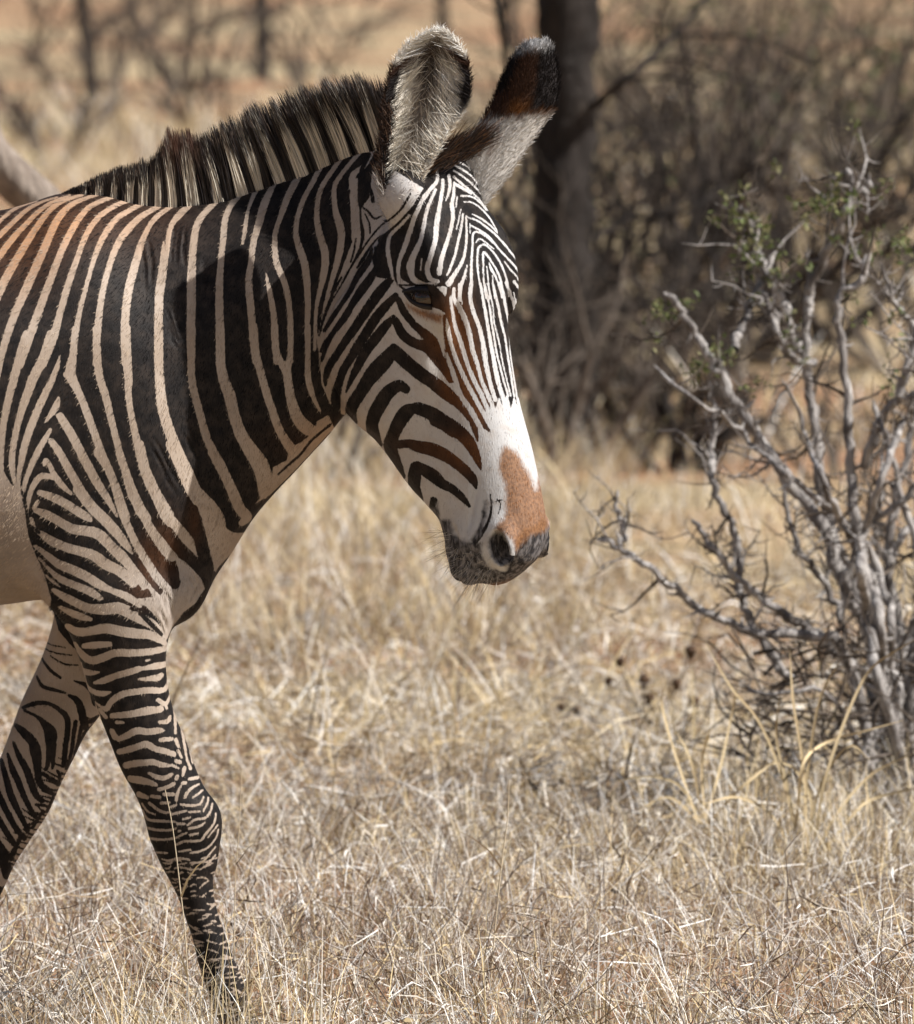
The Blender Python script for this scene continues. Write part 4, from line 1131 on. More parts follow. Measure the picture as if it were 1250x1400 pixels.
# --- mane: upright hairs along the crest, banded like the neck
M_MANE = mat_attr('mane_hair', 0.42, 0.4, 0.06)
def mane():
    n = 17500
    x = np.concatenate([RNG.uniform(84, 552, n), RNG.uniform(140, 552, n // 3)]); n = len(x)
    z = RNG.uniform(-1, 1, n); half = np.interp(x, [84, 150, 300, 500, 552], [4, 11, 19, 19, 12])
    base_y = T_TOP(x) + 4 + 3.0 * z ** 2; c = T_C(x) + z * half
    hgt = np.interp(x, [84, 110, 150, 190, 220, 240, 262, 300, 350, 400, 450, 500, 530, 552], [5, 20, 42, 64, 82, 116, 110, 100, 108, 118, 112, 106, 104, 90])
    ripple = 0.93 + 0.09 * vnoise2(x / 7.0, x * 0 + 3, 11) + 0.06 * (vnoise2(x / 2.2, x * 0 + 9, 12) - .5)
    Lg = hgt * ripple * RNG.uniform(0.72, 1.04, n) * (1 - 0.16 * z ** 2)
    short = RNG.random(n) < 0.18; Lg[short] *= RNG.uniform(0.5, 0.8, short.sum())
    lean = np.interp(x, [84, 215, 260, 330, 420, 500, 552], [0.18, 0.02, -0.05, -0.22, -0.36, -0.36, -0.12]) + 0.12 * (vnoise2(x / 14, x * 0 + 5, 21) - .5) + RNG.normal(0, 0.016, n)
    d = np.stack([lean, -np.ones(n), z * 0.10 + RNG.normal(0, 0.03, n)], 1); d /= np.linalg.norm(d, axis=1, keepdims=True)
    bend = np.stack([RNG.normal(0, 1.4, n) - Lg * 0.06, np.zeros(n), RNG.normal(0, 2, n)], 1)
    cen = np.array([114, 136, 156, 176, 197, 217, 237, 266, 300, 333, 357, 384, 415, 444, 473, 499, 521.]); wid = np.array([6, 8, 9, 10, 11, 12, 12, 17, 14, 17, 12, 14, 17, 16, 16, 14, 12.])
    dist = np.abs(x[:, None] - cen[None]) - wid[None] * 0.5
    wht = np.min(dist, 1) < RNG.normal(0, 1.0, n)
    cover = np.clip(RNG.normal(0.78, 0.10, n), 0.3, 1.0)               # how far up the hair stays pale
    seg = 5; tt = np.linspace(0, 1, seg + 1)
    pale = np.array([0.66, 0.60, 0.50]) * RNG.uniform(0.65, 1.25, (n, 1)); dark = np.array([0.012, 0.010, 0.011]) * RNG.uniform(0.6, 2.0, (n, 1))
    tipc = np.where((RNG.random(n) < 0.18)[:, None], np.array([0.12, 0.08, 0.055]), np.array([0.022, 0.016, 0.015])) * RNG.uniform(0.6, 1.4, (n, 1))
    red = np.exp(-((x - 246) / 16) ** 2) + 0.8 * np.exp(-((x - 275) / 13) ** 2); tipc = tipc * (1 - .5 * np.clip(red, 0, 1)[:, None]) + np.array([0.15, 0.055, 0.028]) * .5 * np.clip(red, 0, 1)[:, None]
    C = np.empty((n, seg + 1, 3))
    for k, t in enumerate(tt):
        m = (wht & (t < cover))[:, None]
        C[:, k] = np.where(m, pale, dark)
        kk = np.clip((t - 0.74) / 0.2, 0, 1); C[:, k] = C[:, k] * (1 - kk) + tipc * kk
    root = np.stack([x, base_y, c], 1)
    P = root[:, None] + d[:, None] * (tt[None, :, None] * Lg[:, None, None]) + bend[:, None] * (tt ** 2)[None, :, None]
    side = np.stack([np.ones(n), np.zeros(n), RNG.normal(0, .8, n)], 1); side /= np.linalg.norm(side, axis=1, keepdims=True)
    wv = np.array([1.5, 1.5, 1.4, 1.2, 0.85, 0.22])
    off = side[:, None] * (wv[None, :, None] * 0.5 * RNG.uniform(.7, 1.2, (n, 1, 1)))
    V = np.stack([P - off, P + off], 2).reshape(-1, 3); k = (seg + 1) * 2
    q = np.array([[2*i, 2*i+1, 2*i+3, 2*i+2] for i in range(seg)]); Fq = ((np.arange(n) * k)[:, None, None] + q[None]).reshape(-1, 4)
    return mesh_from('mane', W3(V[:, 0], V[:, 1], V[:, 2]) - ZO, Fq, M_MANE, ZEB, True, None, {'Col': ('C', np.repeat(C.reshape(n, seg + 1, 1, 3), 2, 2).reshape(-1, 3))})
mane()

def forelock():
    n = 1500
    t0 = RNG.random(n)
    x = 575 + 75 * t0 + RNG.normal(0, 4, n); y = 222 - 28 * t0 + RNG.normal(0, 6, n) + DY; c = 205 - 60 * t0 + RNG.normal(0, 8, n)
    d = np.stack([0.75 + RNG.normal(0, .15, n), -0.75 + RNG.normal(0, .2, n), 0.25 + RNG.normal(0, .2, n)], 1); d /= np.linalg.norm(d, axis=1, keepdims=True)
    C = np.where((RNG.random(n) < .25)[:, None], np.array([0.12, 0.06, 0.03]), np.array([0.022, 0.014, 0.012])) * RNG.uniform(.6, 1.4, (n, 1))
    return strands('forelock', np.stack([x, y, c], 1), d, RNG.uniform(18, 52, n), np.full(n, 1.3), C, C * 1.3, ZEB, M_MANE, np.stack([RNG.normal(2, 3, n), RNG.normal(0, 3, n), RNG.normal(0, 2, n)], 1), 3)
forelock()

# --- short coat hair over the side in view: follows the stripes, roughens their edges and the outline
def coat_hair():
    ok = np.nonzero((ZV[:, 0] > -25) & (ZV[:, 1] < 1300) & (ZSK < -2))[0]
    w = np.where((ZV[ok, 0] > 440) & (ZV[ok, 1] < 800), .55, 1.0); k = RNG.choice(ok, 88000, p=w / w.sum())
    P = ZV[k] + RNG.normal(0, .6, (len(k), 3)); e = 1.0; x, y, c = P.T
    f0 = solid(x, y, c); g = np.stack([solid(x + e, y, c) - f0, solid(x, y + e, c) - f0, solid(x, y, c + e) - f0], 1); g /= np.maximum(np.linalg.norm(g, axis=1, keepdims=True), 1e-6)
    vis = g[:, 2] > -.25; P, g, k = P[vis], g[vis], k[vis]; n = len(P); x, y = P[:, 0], P[:, 1]
    head = 1 / (1 + np.exp(-(x - 490) / 15)) * (y < 830)
    fl = np.stack([np.where(y > 860, .1, -.75 + .35 * (x > 200)), np.where(y > 860, 1, .75), np.zeros(n)], 1) * (1 - head[:, None]) + np.array([UX, UY, 0.0]) * head[:, None]
    eb = np.exp(-((x - 548) / 34) ** 2 - ((y - 275) / 34) ** 2) + np.exp(-((x - 662) / 26) ** 2 - ((y - 245) / 30) ** 2); eb = np.clip(eb, 0, 1)
    fl = fl * (1 - eb[:, None]) + np.array([.25, -.9, 0]) * eb[:, None]
    fl = fl - g * (fl * g).sum(1, keepdims=True) + RNG.normal(0, .14, (n, 3)) + g * (.20 + .25 * eb[:, None]); fl /= np.linalg.norm(fl, axis=1, keepdims=True)
    wh = np.clip((ZF[k] + .3) / .9, 0, 1)[:, None]; pa = ZPA[k][:, None]; br = ZBR[k][:, None]
    white = (np.array([.40, .315, .24]) * (1 - pa) + np.array([.53, .525, .53]) * pa) * RNG.uniform(.72, 1.2, (n, 1))
    dark = (np.array([.010, .0088, .009]) * (1 - br) + np.array([.09, .036, .013]) * br) * RNG.uniform(.5, 1.9, (n, 1))
    C = white * wh + dark * (1 - wh); r = np.clip((ZRU[k] + 2) / 4, 0, 1)[:, None]; C = C * (1 - r) + np.array([.20, .08, .026]) * RNG.uniform(.6, 1.4, (n, 1)) * r
    L = RNG.uniform(3.2, 7.0, n) * (1 - .35 * head) * (1 + 1.1 * eb) * np.where(y > 840, .55, 1.0)
    o = strands('coat_hair', P - g * .4, fl, L, np.full(n, .75), C, C * 1.08, ZEB, M_HAIR, None, 2, np.cross(fl, g)); o['kind'] = 'stuff'
coat_hair()

# --- whiskers and lashes
def whiskers():
    n = 90
    k = RNG.random(n); x = np.interp(k, [0, .35, .7, 1], [606, 612, 640, 668]) + RNG.uniform(0, 14, n); y = np.interp(k, [0, .35, .7, 1], [718, 762, 783, 782]) + RNG.uniform(-14, 4, n)
    c, ok = surf_c(x, y); x, y, c, k = x[ok], y[ok], c[ok], k[ok]; n = len(x)
    a = np.interp(k, [0, .5, 1], [math.pi * 1.0, math.pi * .8, math.pi * .55]) + RNG.normal(0, .22, n)
    d = np.stack([np.cos(a), np.sin(a), RNG.uniform(.0, .6, n)], 1); d /= np.linalg.norm(d, axis=1, keepdims=True)
    C = np.where((RNG.random(n) < .5)[:, None], np.array([.05, .04, .035]), np.array([.55, .50, .44]))
    strands('whisker', np.stack([x, y, c - 1], 1), d, RNG.uniform(14, 58, n), np.full(n, .42), C, C, ZEB, M_HAIR, np.stack([np.zeros(n), RNG.uniform(2, 12, n), np.zeros(n)], 1), 4)
    n = 170
    x = RNG.uniform(612, 676, n); y = RNG.uniform(735, 788, n); c, ok = surf_c(x, y); x, y, c = x[ok], y[ok], c[ok]; n = len(x)
    a = RNG.normal(2.2, .45, n); d = np.stack([np.cos(a), np.sin(a), np.full(n, .5)], 1); d /= np.linalg.norm(d, axis=1, keepdims=True)
    C = np.array([.62, .58, .53]) * RNG.uniform(.5, 1.1, (n, 1))
    strands('chin_hair', np.stack([x, y, c - .5], 1), d, RNG.uniform(5, 16, n), np.full(n, .5), C, C, ZEB, M_HAIR, None, 2)
    n = 60
    x = ex + np.linspace(-22, 24, n); y = np.full(n, ey - 10.0) + RNG.normal(0, 1, n)
    c = ec[2] + np.sqrt(np.maximum(22.0 ** 2 - ((x - EX) / 1.15) ** 2 - ((y - EY) / .9) ** 2, 0))
    d = np.stack([RNG.normal(.25, .15, n), RNG.normal(.55, .15, n), np.full(n, .8)], 1); d /= np.linalg.norm(d, axis=1, keepdims=True)
    C = np.tile([.012, .01, .01], (n, 1))
    strands('eyelash', np.stack([x, y, c], 1), d, RNG.uniform(8, 14, n), np.full(n, .8), C, C, ZEB, M_HAIR, None, 2)
whiskers()

# --- hooves and tail
def hoof(x, c, w):
    n = 20; rings = [(1398, w * .82, 0), (1410, w * .92, 3), (1424, w * 1.08, 7), (1427.4, w * 1.06, 7)]; V = []
    for y, r, dx in rings:
        a = np.linspace(0, 2 * math.pi, n, endpoint=False); V.append(np.stack([x + dx + r * np.cos(a), np.full(n, y), c + r * .85 * np.sin(a)], 1))
    V = np.concatenate(V); q = [[i*n + j, i*n + (j+1) % n, (i+1)*n + (j+1) % n, (i+1)*n + j] for i in range(3) for j in range(n)]
    mt = bpy.data.materials.get('hoof') or mat_noise('hoof', [(.3, (.03, .026, .024)), (.7, (.07, .06, .05))], 60, .5, .3, 90)
    mesh_from('hoof', W3(V[:, 0], V[:, 1], V[:, 2]) - ZO, [np.array(q), np.arange(n), 3 * n + np.arange(n)], mt, ZEB)
for hx_, hc_, hw_ in ((334, 70, 33), (-90, -85, 36), (-850, 105, 40), (-755, -105, 40)): hoof(hx_, hc_, hw_)
tube_px('tail', [(-925, 400, 0), (-965, 480, 5), (-980, 620, 8), (-985, 760, 10)], [22, 17, 12, 9], (.45, .38, .31), ZEB, M_EAR)
n_ = 900
strands('tail_tuft', np.stack([RNG.normal(-984, 6, n_), RNG.uniform(740, 800, n_), RNG.normal(10, 6, n_)], 1), np.tile([[0, 1.0, 0]], (n_, 1)) + RNG.normal(0, .06, (n_, 3)), RNG.uniform(100, 240, n_), np.full(n_, 1.6),
        np.tile([.02, .016, .014], (n_, 1)), None, ZEB, M_MANE, None, 3)
# ------------------------------------------------------------------ ground
def soil_material():
    m = bpy.data.materials.new('dry_soil'); nt, N, L, P = nodes(m)
    tc = N.new('ShaderNodeTexCoord')
    def noise(s, d=5):
        t = N.new('ShaderNodeTexNoise'); t.inputs['Scale'].default_value = s; t.inputs['Detail'].default_value = d; L.new(tc.outputs['Object'], t.inputs['Vector']); return t.outputs['Fac']
    def ramp(f, st):
        r = N.new('ShaderNodeValToRGB'); e = r.color_ramp.elements
        while len(e) < len(st): e.new(.5)
        for el, (p, c) in zip(e, st): el.position = p; el.color = (*c, 1)
        L.new(f, r.inputs['Fac']); return r.outputs['Color']
    def mix(f, a, b):
        n = N.new('ShaderNodeMix'); n.data_type = 'RGBA'; L.new(f, n.inputs['Factor'])
        A = [i for i in n.inputs if i.type == 'RGBA']; L.new(a, A[0]); L.new(b, A[1]); return [o for o in n.outputs if o.type == 'RGBA'][0]
    soil = ramp(noise(3.0), [(.3, (.22, .115, .06)), (.55, (.36, .205, .12)), (.75, (.48, .31, .20))])
    straw = ramp(noise(9.0), [(.3, (.32, .24, .14)), (.7, (.52, .42, .27))])
    pm = ramp(noise(0.22, 4), [(.44, (0, 0, 0)), (.56, (1, 1, 1))])
    L.new(mix(pm, soil, straw), P.inputs['Base Color']); P.inputs['Roughness'].default_value = 0.95; P.inputs['Specular IOR Level'].default_value = 0.1
    b = N.new('ShaderNodeBump'); b.inputs['Strength'].default_value = .7; b.inputs['Distance'].default_value = .03
    L.new(noise(30, 8), b.inputs['Height']); L.new(b.outputs[0], P.inputs['Normal'])
    return m
def make_ground():
    xs = np.concatenate([-np.geomspace(900, 9, 24), np.linspace(-8, 8, 81), np.geomspace(9, 900, 24)])
    ys = np.concatenate([np.linspace(-40, -6, 18), np.linspace(-5, 30, 176), np.geomspace(30.5, 2500, 110)])
    X, Y = np.meshgrid(xs, ys, indexing='ij'); Z = ground_z(X, Y)
    n, k = X.shape; i = np.arange((n - 1) * (k - 1)); a = (i // (k - 1)) * k + i % (k - 1)
    o = mesh_from('ground', np.stack([X, Y, Z], -1).reshape(-1, 3), np.stack([a, a + k, a + k + 1, a + 1], 1), soil_material())
    tag(o, kind='structure')
make_ground()

# ------------------------------------------------------------------ tubes (branches, stalks)
def tube_geo(pts, rad, nseg=6, rough=0.0, seed=0):
    p = np.asarray(pts, float); r = np.asarray(rad, float); n = len(p)
    tg = np.gradient(p, axis=0); tg /= np.maximum(np.linalg.norm(tg, axis=1, keepdims=True), 1e-9)
    ref = np.array([0.31, 0.87, 0.12]); s = np.cross(tg, ref); s /= np.maximum(np.linalg.norm(s, axis=1, keepdims=True), 1e-9); b = np.cross(tg, s)
    an = np.linspace(0, 2 * math.pi, nseg, endpoint=False)
    rr = r[:, None] * (1 + (rough * (vnoise2(np.arange(n)[:, None] * .8 + 0 * an[None], an[None] * 1.6 + 0 * r[:, None], seed) - .5) if rough else 0 * an[None]))
    V = p[:, None] + rr[..., None] * (s[:, None] * np.cos(an)[None, :, None] + b[:, None] * np.sin(an)[None, :, None])
    i = np.arange((n - 1) * nseg); a = (i // nseg) * nseg; j = i % nseg; j2 = (j + 1) % nseg
    Q = np.stack([a + j, a + j2, a + nseg + j2, a + nseg + j], 1)
    return V.reshape(-1, 3), Q
class Geo:
    def __init__(s): s.V = []; s.F = []; s.n = 0; s.C = []
    def add(s, V, F, col=None):
        s.V.append(V); s.F.append(F + s.n); s.n += len(V)
        if col is not None: s.C.append(np.tile(np.asarray(col, float), (len(V), 1)) if np.ndim(col) == 1 else col)
    def build(s, name, mat, parent=None, origin=None, smooth=True):
        V = np.concatenate(s.V); sizes = {}
        for f in s.F: sizes.setdefault(f.shape[1], []).append(f)
        F = [np.concatenate(v) for v in sizes.values()]
        at_ = {'Col': ('C', np.concatenate(s.C))} if s.C else None
        if parent is not None:
            par = parent; off = np.zeros(3)
            while par is not None: off = off + np.array(par.location); par = par.parent
            V = V - off
        return mesh_from(name, V, F, mat, parent, smooth, origin, at_)

# ------------------------------------------------------------------ grass
def blades(root, yaw, height, lean, width, curl, col0, col1, seg=3):
    """grass blades: ribbons rising from root, leaning along yaw, curling over"""
    n = len(root); t = np.linspace(0, 1, seg + 1)
    h = np.stack([np.cos(yaw), np.sin(yaw)], 1)
    out = lean[:, None] * t[None] + curl[:, None] * t[None] ** 2
    hz = height[:, None] * (t[None] - 0.35 * np.clip(np.abs(curl), 0, 1.6)[:, None] * t[None] ** 2)
    P = root[:, None] + np.concatenate([h[:, None] * (out * height[:, None])[..., None], hz[..., None]], 2)
    fa = yaw + RNG.normal(math.pi / 2, 0.9, n); side = np.stack([np.cos(fa), np.sin(fa), np.zeros(n)], 1)
    wv = np.array([1.0, 0.95, 0.7, 0.12]) if seg == 3 else np.linspace(1, .15, seg + 1)
    off = side[:, None] * (0.5 * width[:, None] * wv[None])[..., None]
    V = np.stack([P - off, P + off], 2).reshape(-1, 3); k = (seg + 1) * 2
    q = np.array([[2*i, 2*i+1, 2*i+3, 2*i+2] for i in range(seg)]); F = ((np.arange(n) * k)[:, None, None] + q[None]).reshape(-1, 4)
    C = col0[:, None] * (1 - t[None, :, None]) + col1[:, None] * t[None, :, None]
    return V, F, np.repeat(C[:, :, None], 2, 2).reshape(-1, 3)
STRAW = np.array([[.64, .55, .40], [.58, .46, .28], [.70, .64, .56], [.34, .245, .15], [.82, .79, .75], [.13, .09, .06], [.62, .49, .28]])
def pick(n, p): return STRAW[RNG.choice(len(STRAW), n, p=np.array(p) / sum(p))] * RNG.uniform(0.75, 1.15, (n, 1))
M_GRASS = mat_attr('dry_grass', 0.7, 0.2, 0.08)

def in_view(n, y0, y1, marg):
    """random ground positions in the strip the camera can see, with a margin each side; denser near"""
    y = RNG.uniform(y0, y1, n); x = RNG.uniform(-1, 1, n) * ((y + 20) * 0.0397 + marg); return x, y

def grass_cover(name, label, n, y0, y1, marg, hr, wr, probs, density=None, lean=.45, clump=None, curl=.5):
    x, y = in_view(n, y0, y1, marg)
    if density is not None:
        keep = RNG.random(n) < density(x, y); x, y = x[keep], y[keep]
    if clump:
        k, spread = clump; m = len(x) // k; cx, cy = x[:m], y[:m]; rr = np.abs(RNG.normal(0, spread, (m, k))); aa = RNG.uniform(0, 2 * math.pi, (m, k))
        sz = np.repeat(RNG.uniform(.55, 1.25, m), k)
        x = (cx[:, None] + rr * np.cos(aa)).ravel(); y = (cy[:, None] + rr * np.sin(aa)).ravel(); yaw = aa.ravel() + RNG.normal(0, .5, m * k)
        tone = np.repeat(RNG.uniform(.75, 1.15, m), k)
    else:
        yaw = RNG.uniform(0, 2 * math.pi, len(x)); sz = 1.0; tone = np.ones(len(x))
    n = len(x); z = ground_z(x, y) - .004
    h = RNG.uniform(*hr, n) * sz * (0.6 + 0.8 * fbm2(x * 1.3 + 90, y * 1.3 + 90, 17, 3) / .5 * .5)
    c0 = pick(n, probs) * tone[:, None]; c1 = c0 * RNG.uniform(.95, 1.3, (n, 1))
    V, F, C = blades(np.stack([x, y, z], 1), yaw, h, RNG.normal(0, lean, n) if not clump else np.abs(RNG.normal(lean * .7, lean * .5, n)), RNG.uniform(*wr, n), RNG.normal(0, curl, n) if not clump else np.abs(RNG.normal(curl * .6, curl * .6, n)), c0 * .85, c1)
    o = mesh_from(name, V, F, M_GRASS, None, True, None, {'Col': ('C', np.clip(C, 0, .85))})
    tag(o, label, 'grass', kind='stuff'); return o
patch = lambda sc, seed, lo, hi: (lambda x, y: np.clip((fbm2(x * sc + 30, y * sc + 30, seed, 3) / .875 - lo) / (hi - lo), 0, 1))
PR_NEAR = [4, 3.0, 4.4, 2.6, 5.0, 6.0, 2.4]; PR_MID = [4, 4, 2.4, 1.3, 1.6, .8, 4]
def mid_density(x, y):
    pxx = 625 + x / (y + 20) * F_PX
    d = patch(.75, 5, .32, .60)(x, y) * np.clip((y - 7.5) / 2.0, .06, 1)
    bare = np.clip((pxx - 800) / 60, 0, 1) * np.clip((y - 9.0) / 2, 0, 1)
    return d * (1 - .88 * bare)
def cover_density(x, y):
    pxx = 625 + x / (y + 20) * F_PX
    return (1 - .6 * np.clip((pxx - 820) / 60, 0, 1) * np.clip((y - 9) / 2, 0, 1)) * (.45 + .55 * patch(.8, 14, .3, .55)(x, y))
near_hoof = lambda x, y: 1 - .8 * (np.abs(625 + x / (y + 20) * F_PX - 318) < 75) * (y < .1) * (y > -1.6)
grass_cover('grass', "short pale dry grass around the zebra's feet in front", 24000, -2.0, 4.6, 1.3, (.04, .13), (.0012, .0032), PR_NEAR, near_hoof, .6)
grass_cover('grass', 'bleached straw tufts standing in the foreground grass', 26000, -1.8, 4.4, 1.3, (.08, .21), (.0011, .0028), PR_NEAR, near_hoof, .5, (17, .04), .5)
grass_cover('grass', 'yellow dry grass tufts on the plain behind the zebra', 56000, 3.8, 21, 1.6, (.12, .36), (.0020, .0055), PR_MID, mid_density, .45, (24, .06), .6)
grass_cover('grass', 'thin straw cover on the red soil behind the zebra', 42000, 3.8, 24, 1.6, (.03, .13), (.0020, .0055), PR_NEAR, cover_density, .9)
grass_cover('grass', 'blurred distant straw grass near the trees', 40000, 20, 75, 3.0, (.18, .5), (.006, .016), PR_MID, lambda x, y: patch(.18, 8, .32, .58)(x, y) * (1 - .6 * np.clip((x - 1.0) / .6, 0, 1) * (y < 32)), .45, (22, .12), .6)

def front_straw():
    n = 360; pxx = RNG.uniform(150, 460, n); Y = RNG.uniform(-1.0, -.15, n); x = (pxx - 625) * (Y + 20) / F_PX
    c0 = pick(n, [4, 4, 3, 1, 3, .6, 4]); V, F, C = blades(np.stack([x, Y, ground_z(x, Y) - .004], 1), RNG.uniform(0, 6.28, n), RNG.uniform(.10, .27, n), RNG.normal(0, .3, n), RNG.uniform(.0014, .0030, n), RNG.normal(0, .5, n), c0 * .85, c0 * 1.15)
    tag(mesh_from('grass', V, F, M_GRASS, None, True, None, {'Col': ('C', np.clip(C, 0, .85))}), "taller straw standing in front of the zebra's lower leg", 'grass', kind='stuff')
front_straw()

# fallen stems, flakes and bits lying between the tufts
def litter(name, label, n, y0, y1, zmax, Lr, Wr, probs):
    x, y = in_view(n, y0, y1, 1.2); z = ground_z(x, y) + .004 + zmax * RNG.random(n) ** 2
    L = RNG.uniform(*Lr, n); a = RNG.uniform(0, 2 * math.pi, n); el = RNG.normal(0, .45, n)
    d = np.stack([np.cos(a) * np.cos(el), np.sin(a) * np.cos(el), np.sin(el)], 1); p = np.stack([x, y, np.maximum(z, .003)], 1)
    sd = np.cross(d, RNG.normal(size=(n, 3))); sd /= np.linalg.norm(sd, axis=1, keepdims=True); w = RNG.uniform(*Wr, n)[:, None]
    bow = RNG.normal(0, .12, (n, 3)) * L[:, None]; q0 = p - d * L[:, None] / 2; q1 = p + bow; q2 = p + d * L[:, None] / 2
    V = np.stack([q0 - sd * w / 3, q0 + sd * w / 3, q1 - sd * w / 2, q1 + sd * w / 2, q2 - sd * w / 5, q2 + sd * w / 5], 1).reshape(-1, 3)
    V[:, 2] = np.maximum(V[:, 2], -.01)
    F = ((np.arange(n) * 6)[:, None, None] + np.array([[0, 1, 3, 2], [2, 3, 5, 4]])[None]).reshape(-1, 4)
    C = np.repeat(pick(n, probs), 6, 0)
    tag(mesh_from(name, V, F, M_GRASS, None, True, None, {'Col': ('C', np.clip(C, 0, .85))}), label, 'litter', kind='stuff')
litter('plant_litter', 'bleached broken stems lying in the foreground grass', 26000, -1.8, 5.0, .10, (.02, .13), (.0011, .0034), [2, 1.4, 4, 2.6, 7.5, 7, 1.0])
litter('dead_leaves', 'small pale dead leaves scattered through the foreground grass', 9000, -1.8, 10.0, .08, (.010, .026), (.004, .009), [2.5, 1.5, 3, 4, 1.5, 5, 1.0])
litter('broken_twigs', 'dark and pale broken twigs on the soil behind the zebra', 15000, 3.8, 13.0, .09, (.04, .22), (.0018, .0050), [1.5, 1.0, 3, 3, 3, 5, .8])
litter('fallen_leaves', 'dry leaf scraps on the soil between the straw tufts', 9000, 4.0, 18.0, .05, (.012, .030), (.004, .010), [2.5, 1.5, 2.5, 4, 1.5, 5, 1.2])
# ------------------------------------------------------------------ woody plants
M_BARK = mat_noise('grey_bark', [(.25, (.07, .06, .055)), (.45, (.22, .20, .19)), (.68, (.50, .47, .45))], 30, .8, .6, 120, stretch=(1, 1, .35))
M_BARKD = mat_noise('dark_bark', [(.3, (.014, .012, .011)), (.6, (.034, .028, .025)), (.8, (.065, .055, .047))], 14, .95, .9, 40, stretch=(1, 1, .3))
M_BARKM = mat_noise('brown_bark', [(.3, (.06, .048, .04)), (.6, (.13, .105, .085)), (.8, (.22, .18, .15))], 14, .95, .7, 40, stretch=(1, 1, .3))
M_LEAF = mat_attr('small_leaves', .6, .3, .3)

def resample(P, n):
    P = np.asarray(P, float); d = np.concatenate([[0], np.cumsum(np.linalg.norm(np.diff(P, axis=0), axis=1))]); t = np.linspace(0, d[-1], n)
    return np.stack([np.interp(t, d, P[:, i]) for i in range(P.shape[1])], 1)
def leaf_cloud(geo, centres, n, spread, size, cols):
    for c in centres:
        m = n; p = np.asarray(c) + RNG.normal(0, spread, (m, 3)); a = RNG.normal(size=(m, 3)); a /= np.linalg.norm(a, axis=1, keepdims=True)
        b = np.cross(a, RNG.normal(size=(m, 3))); b /= np.linalg.norm(b, axis=1, keepdims=True); s = RNG.uniform(.6, 1.3, (m, 1)) * size
        V = np.stack([p - a * s, p + b * s * .45, p + a * s, p - b * s * .45], 1).reshape(-1, 3)
        geo.add(V, np.arange(m * 4).reshape(m, 4), np.repeat(cols[RNG.integers(0, len(cols), m)] * RNG.uniform(.7, 1.2, (m, 1)), 4, 0))

